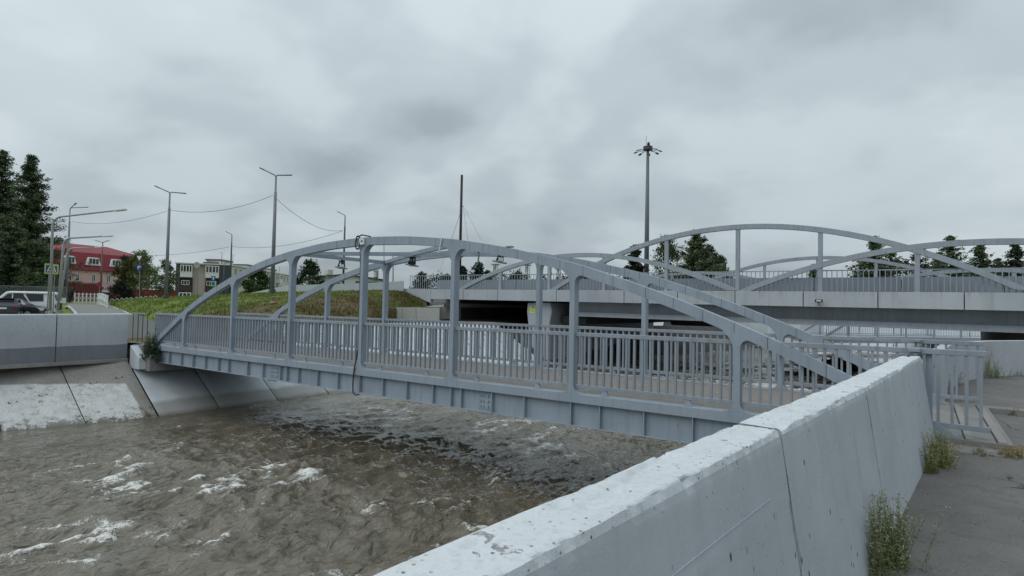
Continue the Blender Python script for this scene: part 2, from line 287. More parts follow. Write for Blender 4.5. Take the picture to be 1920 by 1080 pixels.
# ------------------------------------------------------------------ mesh helpers
class MB:
    def __init__(s): s.v = []; s.f = []; s.mi = []; s.cur = 0
    def add(s, vs, fs):
        b = len(s.v); s.v += [tuple(p) for p in vs]; s.f += [tuple(i+b for i in f) for f in fs]; s.mi += [s.cur]*len(fs); return s
    def hexa(s, q):   # q: 4 bottom (ccw) + 4 top
        return s.add(q, [(3, 2, 1, 0), (4, 5, 6, 7), (0, 1, 5, 4), (1, 2, 6, 5), (2, 3, 7, 6), (3, 0, 4, 7)])
    def box(s, x0, x1, y0, y1, z0, z1):
        return s.hexa([(x0, y0, z0), (x1, y0, z0), (x1, y1, z0), (x0, y1, z0), (x0, y0, z1), (x1, y0, z1), (x1, y1, z1), (x0, y1, z1)])
    def cbox(s, c, sx, sy, sz, rot=None):
        q = [Vector((a*sx/2, b*sy/2, d*sz/2)) for d in (-1, 1) for a, b in ((-1, -1), (1, -1), (1, 1), (-1, 1))]
        if rot is not None: q = [rot @ p for p in q]
        c = Vector(c); return s.hexa([c+p for p in q])
    def beam(s, p0, p1, wd, ht, up=(0, 0, 1)):
        p0, p1 = Vector(p0), Vector(p1); d = (p1-p0).normalized(); up = Vector(up)
        if abs(d.dot(up)) > 0.99: up = Vector((1, 0, 0))
        sd_ = d.cross(up).normalized(); u2 = sd_.cross(d); q = []
        for p in (p0, p1): q += [p+sd_*a*wd/2+u2*b*ht/2 for a, b in ((-1, -1), (1, -1), (1, 1), (-1, 1))]
        return s.add(q, [(0, 1, 2, 3), (7, 6, 5, 4), (4, 5, 1, 0), (5, 6, 2, 1), (6, 7, 3, 2), (7, 4, 0, 3)])
    def tube(s, pts, r, n=8, cap=True):
        pts = [Vector(p) for p in pts]; rs = r if isinstance(r, (list, tuple)) else [r]*len(pts); b = len(s.v); vs = []; fs = []; prev = None
        for i, p in enumerate(pts):
            d = (pts[min(i+1, len(pts)-1)]-pts[max(i-1, 0)]).normalized()
            if prev is None:
                a = Vector((0, 0, 1)) if abs(d.z) < 0.9 else Vector((1, 0, 0)); prev = d.cross(a).normalized()
            e1 = (prev - d*prev.dot(d)).normalized(); prev = e1; e2 = d.cross(e1)
            vs += [p+(e1*math.cos(2*math.pi*k/n)+e2*math.sin(2*math.pi*k/n))*rs[i] for k in range(n)]
        for i in range(len(pts)-1):
            for k in range(n):
                fs.append((i*n+k, i*n+(k+1) % n, (i+1)*n+(k+1) % n, (i+1)*n+k))
        if cap: fs.append(tuple(range(n))[::-1]); fs.append(tuple((len(pts)-1)*n+k for k in range(n)))
        return s.add(vs, fs)
    def prism(s, poly, off):   # poly: 3D points, extruded by off
        n = len(poly); off = Vector(off); vs = [Vector(p) for p in poly]+[Vector(p)+off for p in poly]
        return s.add(vs, [tuple(range(n))[::-1], tuple(range(n, 2*n))]+[(i, (i+1) % n, (i+1) % n+n, i+n) for i in range(n)])
    def sphere(s, c, rx, ry, rz, nu=10, nv=6):
        c = Vector(c); vs = []; fs = []
        for j in range(nv+1):
            t = math.pi*j/nv
            for i in range(nu): vs.append(c+Vector((rx*math.sin(t)*math.cos(2*math.pi*i/nu), ry*math.sin(t)*math.sin(2*math.pi*i/nu), rz*math.cos(t))))
        for j in range(nv):
            for i in range(nu): fs.append((j*nu+i, (j+1)*nu+i, (j+1)*nu+(i+1) % nu, j*nu+(i+1) % nu))
        return s.add(vs, fs)
    def mesh(s, name, mats, smooth=False):
        me = bpy.data.meshes.new(name); me.from_pydata(s.v, [], s.f)
        for m in (mats if isinstance(mats, (list, tuple)) else [mats]): me.materials.append(M[m] if isinstance(m, str) else m)
        if len(me.materials) > 1: me.polygons.foreach_set('material_index', s.mi)
        bm = bmesh.new(); bm.from_mesh(me); bmesh.ops.recalc_face_normals(bm, faces=bm.faces); bm.to_mesh(me); bm.free()
        if smooth: me.polygons.foreach_set('use_smooth', [True]*len(me.polygons))
        me.update(); return me
    def build(s, name, mats, parent=None, smooth=False, bevel=0.0, local=False, label=None):
        return put(s.mesh(name, mats, smooth), name, parent, bevel=bevel, local=local, label=label)
def put(me, name, parent=None, loc=None, bevel=0.0, local=False, label=None, rot=None):
    o = bpy.data.objects.new(name, me); COL.objects.link(o)
    if loc is not None: o.location = loc
    if rot is not None: o.rotation_euler = rot
    if parent is not None:
        o.parent = parent
        if not local and parent.type == 'EMPTY': o.matrix_parent_inverse = Matrix.Translation(-Vector(parent.location))
    if bevel: 
        b = o.modifiers.new('bevel', 'BEVEL'); b.width = bevel; b.segments = 2; b.limit_method = 'ANGLE'; b.angle_limit = R(40)
    if label: o['label'] = label
    return o
def tag(o, label, cat, group=None, kind=None):
    if label: o['label'] = label
    if cat: o['category'] = cat
    if group: o['group'] = group
    if kind: o['kind'] = kind
    return o
def thing(name, loc, label, cat, group=None, rz=0.0):
    o = bpy.data.objects.new(name, None); COL.objects.link(o); o.location = Vector(loc); o.rotation_euler = (0, 0, rz); o.empty_display_size = 0.3
    return tag(o, label, cat, group)
def struct(o, label=None):
    o['kind'] = 'structure'
    if label: o['label'] = label
    return o
def interp(x, tab): return float(np.interp(x, [a for a, b in tab], [b for a, b in tab]))
def grid_mesh(name, P, mats, smooth=True, attr=None, flip=False):
    nu, nv = P.shape[:2]; me = bpy.data.meshes.new(name)
    idx = np.arange(nu*nv).reshape(nu, nv); q = np.stack([idx[:-1, :-1], idx[1:, :-1], idx[1:, 1:], idx[:-1, 1:]], -1).reshape(-1, 4)
    if flip: q = q[:, ::-1]
    me.vertices.add(nu*nv); me.vertices.foreach_set('co', P.reshape(-1)); me.loops.add(q.size); me.loops.foreach_set('vertex_index', q.reshape(-1).astype(np.int32))
    me.polygons.add(len(q)); me.polygons.foreach_set('loop_start', np.arange(0, q.size, 4, dtype=np.int32)); me.polygons.foreach_set('loop_total', np.full(len(q), 4, np.int32))
    for m in (mats if isinstance(mats, (list, tuple)) else [mats]): me.materials.append(M[m])
    if smooth: me.polygons.foreach_set('use_smooth', [True]*len(q))
    if attr:
        for k, v in attr.items():
            a = me.attributes.new(k, 'FLOAT', 'POINT'); a.data.foreach_set('value', v.reshape(-1).astype(np.float32))
    me.update(); me.validate(); return me
def tri_mesh(name, V, T, tint, mat='leaf'):   # V (n,3), T (m,3), tint per vertex (n,3)
    me = bpy.data.meshes.new(name); V = np.asarray(V, np.float32); T = np.asarray(T, np.int32)
    me.vertices.add(len(V)); me.vertices.foreach_set('co', V.reshape(-1)); me.loops.add(T.size); me.loops.foreach_set('vertex_index', T.reshape(-1))
    me.polygons.add(len(T)); me.polygons.foreach_set('loop_start', np.arange(0, T.size, 3, dtype=np.int32)); me.polygons.foreach_set('loop_total', np.full(len(T), 3, np.int32))
    me.materials.append(M[mat]); a = me.attributes.new('tint', 'FLOAT_COLOR', 'POINT'); c = np.ones((len(V), 4), np.float32); c[:, :3] = tint; a.data.foreach_set('color', c.reshape(-1))
    me.update(); me.validate(); return me

# ------------------------------------------------------------------ ground, river, banks
WZ = -2.27
def build_river():
    xs = np.concatenate([np.arange(-5, -1, 0.25), np.arange(-1, 20.4, 0.055), np.arange(20.4, 70, 0.8)])
    ys = np.concatenate([np.arange(-16, -9, 0.25), np.arange(-9, 7, 0.055), np.arange(7, 24, 0.14), np.arange(24, 64, 0.4)])
    X, Y = np.meshgrid(xs, ys, indexing='ij')
    wx = X+0.5*fbm(X*0.35, Y*0.3, None, 11, 3); wy = Y+0.6*fbm(X*0.3+9, Y*0.35, None, 12, 3)
    big = fbm(wx*0.42, wy*0.30, None, 1, 3)
    mid = 1-np.abs(fbm(wx*1.25, wy*0.85, None, 2, 3))*2.0
    sm = 1-np.abs(fbm(wx*3.6, wy*2.5, None, 3, 3))*2.0
    fine = fbm(wx*9, wy*7, None, 4, 2)
    rough = np.clip(0.50+0.55*np.exp(-((X-10.5)/4.8)**2)*np.exp(-((Y+0.5)/5.0)**2)+0.25*fbm(X*0.2, Y*0.2, None, 5, 2)+0.2*np.exp(-((X-9)/5)**2-((Y+6)/2.5)**2), 0.15, 1.2)
    calm = np.clip((X+0.6)/4.5, 0.25, 1); rough = rough*calm
    h = rough*(0.14*big+0.16*(mid-0.35)+0.080*(sm-0.35)+0.012*fine)
    # breaking crests
    crest = np.clip(mid-0.52, 0, 1)*2.4*rough+np.clip(sm-0.55, 0, 1)*0.8*rough
    patch = np.clip(fbm(X*0.55+3, Y*0.5, None, 8, 3)*2.6+0.18, 0, 1)
    foam = crest*patch*0.8+np.clip(sm-0.58, 0, 1)*1.9*rough*np.clip(fbm(X*1.1, Y*0.9, None, 41, 3)*2.4, 0, 1)
    streaks = [(9.45, -1.55, 0.5, 0.30, 0.80, 0.4), (10.3, -1.1, 0.55, 0.16, 0.6, 0.3), (8.3, -0.2, 0.5, 0.2, 0.45, 0.3), (9.55, -4.75, 0.75, 0.12, 0.62, -1.1), (10.1, -5.8, 0.35, 0.14, 0.6, -1.0),
               (7.4, -6.4, 0.7, 0.2, 0.6, 0.2), (8.6, -6.9, 0.9, 0.3, 0.62, 0.3), (11.4, -2.7, 0.5, 0.12, 0.5, 0.5), (8.2, -2.9, 0.5, 0.1, 0.45, 0.3), (13.0, 3.2, 0.9, 0.3, 0.45, 0.2), (15.3, 3.2, 1.0, 0.3, 0.5, 0.2), (12.1, -1.2, 0.4, 0.12, 0.5, 0.2),
               (6.3, -5.7, 0.4, 0.1, 0.5, 0.0), (10.9, -4.4, 0.3, 0.1, 0.5, 0.3), (7.2, -4.2, 0.3, 0.1, 0.45, 0.0), (14.0, 1.5, 0.7, 0.2, 0.4, 0.2), (12.6, 0.6, 0.6, 0.2, 0.4, 0.2)]
    rs_ = random.Random(17)
    for _ in range(110):
        sx_, sy_ = rs_.uniform(1.5, 17.5), rs_.uniform(-8.5, 5.5); streaks.append((sx_, sy_, rs_.uniform(0.10, 0.38), rs_.uniform(0.03, 0.09), rs_.uniform(0.25, 0.6), rs_.gauss(0.25, 0.5)))
    brk = np.clip(0.35+1.3*fbm(X*2.2, Y*2.2, None, 21, 4), 0, 1.2)
    for q in streaks:
        r_ = 3*max(q[2], q[3]); i0, i1 = np.searchsorted(xs, q[0]-r_), np.searchsorted(xs, q[0]+r_); j0, j1 = np.searchsorted(ys, q[1]-r_), np.searchsorted(ys, q[1]+r_); W_ = (slice(i0, i1), slice(j0, j1))
        c, s = math.cos(q[5]), math.sin(q[5]); dx, dy = X[W_]-q[0], Y[W_]-q[1]; g = q[4]*np.exp(-(((dx*c+dy*s)/q[2])**2+((-dx*s+dy*c)/q[3])**2))
        foam[W_] += g*brk[W_]; h[W_] += 0.06*g*(0.6+fine[W_])
    far = np.clip((Y-8)/14, 0, 1); foam = foam+far*1.05*np.clip(fbm(X*0.9, Y*0.6, None, 31, 3)*1.6+0.35, 0, 1)*np.clip((X-8)/5, 0, 1)
    P = np.stack([X, Y, WZ+h], -1)
    o = put(grid_mesh('river', P, 'river_water', True, {'foam': np.clip(foam, 0, 0.85)}), 'river'); struct(o, 'brown turbulent river with white foam crests under the footbridge')
build_river()

# big ground sheet on the left bank: rises gently away from the river
def zground(x, y):
    D = (x-CAM[0])*FWD[0]+(y-CAM[1])*FWD[1]
    t = np.clip((D-27)/(64-27), 0, 1); z = 0.02+1.08*t*t*(3-2*t)
    lot = np.clip((-0.765-((x-CAM[0])*RGT[0]+(y-CAM[1])*RGT[1])/np.maximum(D, 1.0))/0.02, 0, 1)*np.clip((59-D)/2, 0, 1)   # level car park beside the path
    return z*(1-lot)+0.03*lot
def ground():
    us = np.concatenate([np.linspace(-3.25, -40, 40), np.linspace(-45, -900, 25)]); vs_ = np.concatenate([np.linspace(-500, -30, 12), np.linspace(-25, 60, 60), np.linspace(75, 1200, 22)])
    X, Y = np.meshgrid(us, vs_, indexing='ij'); Z = zground(X, Y)+0.03*fbm(X*0.4, Y*0.4, None, 3, 3)
    X = X.copy(); b = np.array([interp(v, ((-500, -3.25), (6, -3.25), (7.5, -5.2), (40, -5.2), (46, -3), (1200, -3))) for v in vs_]); X[0, :] = b
    struct(put(grid_mesh('ground', np.stack([X, Y, Z], -1), 'turf', True, flip=True), 'ground'), 'grassy ground on the far bank behind the river wall')
    us = np.linspace(-5.2, 900, 30); vs_ = np.linspace(62, 1200, 16); X, Y = np.meshgrid(us, vs_, indexing='ij')
    struct(put(grid_mesh('terrain', np.stack([X, Y, 0*X+0.4], -1), 'far_ground', True), 'terrain'), 'flat ground far beyond the road bridge')
ground()
# pavement on the near bank
def pavement():
    us = np.concatenate([np.linspace(0, 4, 60), np.linspace(4.3, 20, 20), np.linspace(25, 700, 14)]); vs_ = np.concatenate([np.linspace(-300, -14, 10), np.linspace(-12, 6, 130), np.linspace(6.5, 24, 40), np.linspace(26, 62, 20)])
    U, Y = np.meshgrid(us, vs_, indexing='ij')
    edge = np.array([interp(v, ((-300, 10), (-12, 19.55), (-8.54, 19.75), (-4.2, 20.15), (-0.1, 20.48), (3.6, 20.40), (7.8, 20.72), (10.3, 21.2), (12.1, 21.87), (13.6, 22.85), (18, 26), (30, 36), (62, 60))) for v in vs_])
    X = U+edge[None, :]-0.05; Z = -0.115+0.008*fbm(X*1.5, Y*1.5, None, 4, 3)+0.004*fbm(X*9, Y*9, None, 6, 2)
    struct(put(grid_mesh('pavement', np.stack([X, Y, Z], -1), 'asphalt', True), 'pavement'), 'rough grey asphalt path on the near bank')
pavement()
def pebbles():
    mb = MB(); rnd = random.Random(3)
    for i in range(900):
        x = 20.2+abs(rnd.gauss(0, 1))*0.9+0.1; y = rnd.uniform(-6.5, -0.5); s = rnd.uniform(0.003, 0.010)
        xb = interp(y, ((-12, 19.55), (-8.54, 19.75), (-4.2, 20.17), (-0.1, 20.52)))
        x = xb+abs(rnd.gauss(0, 0.55))+0.02
        q = [Vector((rnd.uniform(-1, 1), rnd.uniform(-1, 1), rnd.uniform(0, 1))).normalized()*s*rnd.uniform(0.7, 1.3) for _ in range(5)]
        c = Vector((x, y, -0.113)); mb.add([c+p for p in q], [(0, 1, 2), (0, 2, 3), (0, 3, 4), (1, 2, 3), (1, 3, 4), (0, 1, 4), (2, 3, 4)])
    o = mb.build('gravel', 'slab'); tag(o, 'loose grit scattered on the asphalt along the wall foot', None, None, 'stuff')
pebbles()
# approach slab at the footbridge end, with joint strips
def slab():
    o = MB().box(20.40, 21.30, 0.0, 3.75, -0.30, -0.002).build('approach_slab', 'slab', None, bevel=0.012); struct(o, 'concrete approach slab at the near end of the footbridge')
    for x in (20.86, 21.19):
        MB().box(x-0.045, x+0.045, 0.02, 3.73, -0.05, 0.012).build('joint_strip', 'bare_concrete', o, bevel=0.006)
        MB().box(x-0.062, x-0.047, 0.02, 3.73, -0.05, 0.004).build('joint_gap', 'seam', o)
    o2 = MB().box(20.45, 22.3, 3.76, 4.1, -0.2, -0.02).build('kerb', 'slab', None, bevel=0.01); struct(o2, 'low concrete kerb beyond the approach slab')
    o3 = MB().hexa([Vector(p) for p in ((20.5, -0.38, -0.2), (21.32, -0.30, -0.2), (21.33, -0.006, -0.2), (20.5, -0.006, -0.2), (20.5, -0.36, -0.104), (21.3, -0.28, -0.10), (21.33, -0.006, -0.075), (20.5, -0.006, -0.075))]).build('concrete_apron', 'slab', None, bevel=0.008); struct(o3, 'worn concrete strip in front of the approach slab')
slab()

# sloped revetment of the left bank
def revetment():
    root = MB().box(-12, -3.4, -20, 6.4, -3.2, -0.2).build('bank', 'soil'); struct(root, 'earth core of the far bank under the concrete slabs')
    wl = ((-16, -3.0), (-4.4, -1.35), (-2.4, -0.75), (-0.5, -0.30), (7, -0.35), (16, -0.1), (26, 0.6), (33, 1.4), (38, 2.2), (46, 4.0), (60, 7.0))
    def slabp(y0, y1, mat, ztop, run, lab=None, thick=0.25):
        nY, nS = max(3, int((y1-y0)/0.12)), 24; ys = np.linspace(y0, y1, nY); ss = np.linspace(0, 1, nS); Y, S = np.meshgrid(ys, ss, indexing='ij')
        xw = np.array([interp(v, wl) for v in ys])[:, None]; zb = -2.75; sl = run/(ztop-WZ); X = xw-(zb+(ztop-zb)*S-WZ)*sl; Z = zb+(ztop-zb)*S+0.012*fbm(Y*1.5, S*5, None, 9, 3)
        edge = np.minimum(np.minimum(Y-y0, y1-Y), 0.02)/0.02; Z = Z-0.05*(1-np.clip(edge, 0, 1))
        put(grid_mesh('slope_slab', np.stack([X, Y, Z], -1), mat, True, flip=True), 'slope_slab', root, label=lab)
    js = [-16, -12, -8.2, -6.2, -4.32, -2.42, -0.52]
    for a, b in zip(js[:-1], js[1:]): slabp(a+0.012, b-0.012, 'peeling', -0.52, 2.65)
    js = [-0.50, 1.55, 3.9, 6.3]
    for a, b in zip(js[:-1], js[1:]): slabp(a+0.014, b-0.014, 'painted_slope', -0.66, 2.45)
    js = [6.33, 8.6, 11, 13.4, 15.8, 18.2, 20.6, 23]
    for a, b in zip(js[:-1], js[1:]): slabp(a+0.014, b-0.014, 'white_slope', 0.45, 4.4)
    slabp(23.01, 33, 'shaded_concrete', 0.1, 3.6); slabp(33.01, 42, 'shaded_concrete', 0.1, 3.6); slabp(42.01, 60, 'shaded_concrete', 0.1, 3.6)
    # dark joint under the slabs and ledge below the parapet wall
    MB().box(-3.6, -2.86, -20, -0.52, -0.62, -0.50).build('ledge', 'bare_concrete', root, bevel=0.01)
    MB().box(-3.4, -2.6, -0.3, 6.3, -0.75, -0.665).build('ledge', 'bare_concrete', root)
    MB().box(-6.6, -4.75, 6.35, 42, 0.2, 0.46).build('ledge', 'pale_concrete', root)
    # crack stain lines and lifting eyes cast in the slabs
    for px, py in ((25, 722), (81, 719), (175, 714), (223, 710)):
        p = onX(px, py, -2.2); sl = 2.65/1.75
        p.z = -0.52-(p.x-(interp(p.y, wl)-(-0.52-WZ)*sl))/sl+0.02
        pts = [p+Vector((0.0, 0.11*math.cos(t), -0.07*math.sin(t)+0.035)) for t in np.linspace(0, math.pi, 7)]
        MB().tube(pts, 0.013, 6).build('lifting_eye', 'rust', root)
revetment()

# ------------------------------------------------------------------ near river wall
XR_TAB = ((-13, 19.12), (-9.5, 19.505), (-8.54, 19.588), (-7.81, 19.655), (-6.43, 19.775), (-4.28, 19.995), (-0.1, 20.345), (1, 20.43))
def wall_zt(y): return 1.0+0.05*(y+9)/9
def near_wall():
    root = thing('river_wall', (19.9, -5, -0.12), 'thick river wall in the foreground, white top and grey side', 'wall')
    def panel(y0, y1, seed, lab=None):
        dy = 0.022 if y1 > -9 else 0.05
        ys = np.linspace(y0, y1, max(8, int((y1-y0)/0.022)))
        rows = []; part = []
        # profile: river foot -> river top -> top -> land foot ; entries (kind, t)
        prof = [('r', t) for t in np.linspace(0, 1, 26)]+[('t', t) for t in np.linspace(0, 1, 22)][1:]+[('l', t) for t in np.linspace(0, 1, 46)][1:]
        P = np.zeros((len(ys), len(prof), 3)); N = np.zeros_like(P)
        xr = np.array([interp(v, XR_TAB) for v in ys]); zt = wall_zt(ys); xl = xr-0.225
        for j, (k, t) in enumerate(prof):
            if k == 'r': P[:, j] = np.stack([xl, ys, -2.8+(zt+2.8)*(1-(1-t)**2)], -1); N[:, j] = (-1, 0, 0)
            elif k == 't': P[:, j] = np.stack([xl+0.225*t, ys, zt], -1); N[:, j] = (0, 0, 1)
            else: P[:, j] = np.stack([xr+0.185*t, ys, zt-(zt+0.30)*t], -1); N[:, j] = (0.98, 0, 0.16)
        kinds = np.array([{'r': 0, 't': 1, 'l': 2}[k] for k, t in prof]); jj = np.arange(len(prof)); c1 = 25; c2 = 25+21
        x, y, z = P[..., 0], P[..., 1], P[..., 2]
        # rounded and chipped arrises
        for c, inw in ((c1, np.array([1, 0, -1.0])), (c2, np.array([-1, 0, -0.9]))):
            for d in range(-3, 4):
                k = math.exp(-(d*1.0)**2); chip = 0.004+0.011*np.clip(fbm(ys*3.1, ys*0+c, None, seed+c, 4)*1.5-0.1, 0, 1)+0.016*np.clip(fbm(ys*13, ys*0+c, None, seed+c+3, 3)*1.4-0.15, 0, 1)
                P[:, c+d] += (inw*k)[None, :]*chip[:, None]
        top = (kinds == 1)
        n1 = fbm(x*8, y*8, z*8, seed, 3)*0.004; n2 = fbm(x*2, y*2, z*2, seed+5, 2)*0.006
        pit = np.clip(fbm(x*6.5, y*4.5, z*2, seed+9, 4)-0.34, 0, 1)*0.10*top[None, :]
        off = np.where(top[None, :], n1*1.4+n2-np.minimum(pit, 0.014), n1*0.55+n2*0.6)
        ridge = np.exp(-((z-(zt[:, None]-0.33+0.01*fbm(y*0.8, y*0, None, 4, 2)))/0.006)**2)*0.006*(kinds == 2)[None, :]*(y < -6.42)
        P += N*(off+ridge)[..., None]
        if y0 > -8: P[0:3, :, 1] += (np.array([0.011, 0.001, 0.0])[:, None]*(0.4+np.clip(fbm(z[0:1]*5, x[0:1]*3, None, seed+2, 4)*5-0.4, 0, 2.4)))
        P[-3:, :, 1] -= (np.array([0.0, 0.001, 0.011])[:, None]*(0.4+np.clip(fbm(z[-1:]*5, x[-1:]*3, None, seed+7, 4)*5-0.4, 0, 2.4)))
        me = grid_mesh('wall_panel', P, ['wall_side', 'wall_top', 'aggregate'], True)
        nv = len(prof)-1; mi = np.zeros((len(ys)-1, nv), np.int32); mi[:, (kinds[:-1] == 1)] = 1; mi[:, c1-2:c1] = 1
        me.polygons.foreach_set('material_index', mi.reshape(-1)); sm_ = np.ones((len(ys)-1, nv), bool); sm_[:, c2-2:c2+2] = False; sm_[:, c1-2:c1+2] = False; me.polygons.foreach_set('use_smooth', sm_.reshape(-1)); me.update()
        o = put(me, 'wall_panel', root, label=lab)
        # solid ends
        for k in (0, -1):
            e = MB(); pts = [tuple(v+np.array([0, 0.004 if k == 0 else -0.004, 0])) for v in P[k]]; e.add(pts, [tuple(range(len(pts)))]); e.build('panel_end', 'wall_side', o)
    panel(-13, -6.428, 3); panel(-6.418, -4.280, 23); panel(-4.264, -0.12, 43)
    fl = []
    for px, py in zip(np.linspace(1200, 1445, 26), np.linspace(1127, 935, 26)):
        X = 19.75
        for _ in range(12):
            q = onX(px, py, X); X = interp(q.y, XR_TAB)+0.185*(wall_zt(q.y)-q.z)/(wall_zt(q.y)+0.3)+0.002
        fl.append(q)
    MB().tube(fl, 0.0022, 5).build('form_line', 'wall_side', root)
    MB().hexa([Vector(p) for p in ((19.3, -9, -2.9), (19.55, -9, -0.35), (20.3, -0.2, -0.35), (20.1, -0.2, -2.9), (19.4, -9, 0.8), (19.5, -9, 0.8), (20.2, -0.2, 0.85), (20.18, -0.2, 0.85))]).build('core', 'seam', root)
near_wall()

def left_wall():
    root = thing('parapet_wall', (-3.1, -4, -0.5), 'grey painted parapet wall above the sloped bank, darker band below', 'wall')
    segs = ((-20, -9.0), (-8.98, -5.3), (-5.28, -2.66), (-2.63, -0.52))
    for i, (a, b) in enumerate(segs):
        pan = thing_part = MB()
        n = max(4, int((b-a)/0.15)); ys = np.linspace(a, b, n)
        prof = [(-2.98, -0.50), (-2.98, 0.02), (-2.985, 0.45), (-2.99, 1.045), (-3.01, 1.09), (-3.04, 1.10), (-3.27, 1.10), (-3.28, 0.0)]
        P = np.zeros((n, len(prof), 3)); sk = 0.02
        for j, (x, z) in enumerate(prof): P[:, j] = np.stack([np.full(n, x)+(-ys-0.5)*0.02, ys, z+(0 if j == 0 else 0)+(-(ys+0.5))*(-0.008)+0.004*fbm(ys*3, ys*0+j, None, 50+i, 3)], -1)
        P[:, 1, 2] += 0.03*fbm(ys*0.9, ys*0, None, 60+i, 2)
        me = grid_mesh('wall_panel', P, ['wall_side', 'wall_side_dark', 'wall_top'], False, flip=True)
        mi = np.zeros((n-1, len(prof)-1), np.int32); mi[:, 0] = 1; mi[:, 4:6] = 2; me.polygons.foreach_set('material_index', mi.reshape(-1)); o = put(me, 'wall_panel', root)
        for k in (0, -1):
            e = MB(); e.add([tuple(v) for v in P[k]], [tuple(range(len(prof)))]); e.build('panel_end', 'wall_side', o)
    MB().box(-3.26, -3.05, -19, -0.6, -0.5, 0.9).build('core', 'seam', root)
left_wall()

# small wing block with sloping top by the left abutment, and abutment seat
def wing():
    mb = MB(); y0, y1 = -0.50, -0.25
    prof = [(-2.80, -0.03), (-2.06, -0.44), (-2.04, -0.84), (-2.80, -0.84)]
    mb.prism([(x, y0, z) for x, z in prof], (0, y1-y0, 0)); tag(mb.build('wing_block', 'white_concrete', None, bevel=0.012), 'short white concrete wing block with sloping top beside the green shrub', 'concrete block')
    o = MB().box(-4.2, -1.75, -0.28, 3.9, -0.9, -0.32).box(-4.2, -2.1, -0.25, 3.85, -0.33, -0.03).build('abutment', 'bare_concrete', None, bevel=0.01); tag(o, 'concrete abutment seat under the far end of the footbridge', 'abutment')
    # approach ramp wall and short railing
    a, b = onX(258, 590, -6.0), onX(284, 601, -6.0)
    q = MB().prism([(-6, a.y-0.6, -0.1), (-6, 3.6, -0.1), (-6, 3.6, b.z-0.4), (-6, b.y, b.z), (-6, a.y, a.z), (-6, a.y-0.6, a.z)], (-0.15, 0, 0)).build('ramp_wall', 'pale_concrete'); tag(q, 'pale concrete ramp wall behind the short rail at the far end', 'wall')
    r = thing('short_railing', (-3, -0.1, 0), 'short thin railing between the parapet wall and the footbridge', 'railing')
    MB().box(-3.55, -2.35, -0.20, -0.15, 1.09, 1.13).build('top_rail', 'steel_rail', r); MB().box(-3.55, -2.35, -0.20, -0.15, 0.02, 0.06).build('bottom_rail', 'steel_rail', r)
    for q_ in (249.5, 259, 267.5, 276.5):
        x = onY(q_, 610, -0.175).x; MB().box(x-0.012, x+0.012, -0.185, -0.165, 0.06, 1.09).build('baluster', 'dark_pole', r)
wing()

# ------------------------------------------------------------------ footbridge
AZ = ((-2.15, 0.16), (-1.0, 0.78), (0, 1.31), (0.9, 1.70), (1.84, 2.035), (3, 2.41), (4.23, 2.745), (5, 2.90), (6, 3.06), (7.5, 3.22), (9, 3.275), (10.5, 3.22), (12, 3.07), (13.4, 2.83), (14.955, 2.47), (16.31, 2.035), (17.25, 1.69), (18, 1.385), (18.6, 1.14), (19.286, 0.81), (20.1, 0.42))
_ax = np.array([a for a, b in AZ]); _az = np.array([b for a, b in AZ])
def arch_z(x):
    s = 0.0; ws = 0.0      # lightly smoothed table
    for d, k in ((-0.5, 1), (-0.25, 2), (0, 3), (0.25, 2), (0.5, 1)):
        s += k*np.interp(np.clip(x+d, -2.15, 20.1), _ax, _az)+k*0; ws += k
    return s/ws if -1.6 < x < 19.6 else np.interp(x, _ax, _az)
TH = 0.19
def arch_poly(zf, x0, x1, th, n=4):
    xs = np.linspace(x0, x1, n); 
    return [(x, zf(x)) for x in xs]+[(x, zf(x)-th) for x in xs[::-1]]
def hanger_poly(zf, xc, wdt, th, rb=0.15, rt=0.29, z0=0.0):
    h = wdt/2; left = []
    for t in np.linspace(0, 1, 6): a = t*math.pi/2; left.append((-h-rb*(1-math.sin(a)), z0+rb*(1-math.cos(a))))
    out = [[], []]
    for s, lst in ((-1, out[0]), (1, out[1])):
        pts = [(s*abs(x), z) for x, z in left]
        ztop = zf(xc+s*h)-th
        slope = (zf(xc+s*(h+rt))-zf(xc+s*h))/rt
        k = rt*(1.0 if slope > -0.25 else 0.7)
        for t in np.linspace(0, 1, 6):
            a = t*math.pi/2; px = h+k*(1-math.cos(a)); pts.append((s*px, zf(xc+s*px)-th+0.012-(k)*(1-math.sin(a)) ))
        lst += pts
    poly = [(xc+x, z) for x, z in out[0]]+[(xc+x, z) for x, z in out[1][::-1]]
    return poly
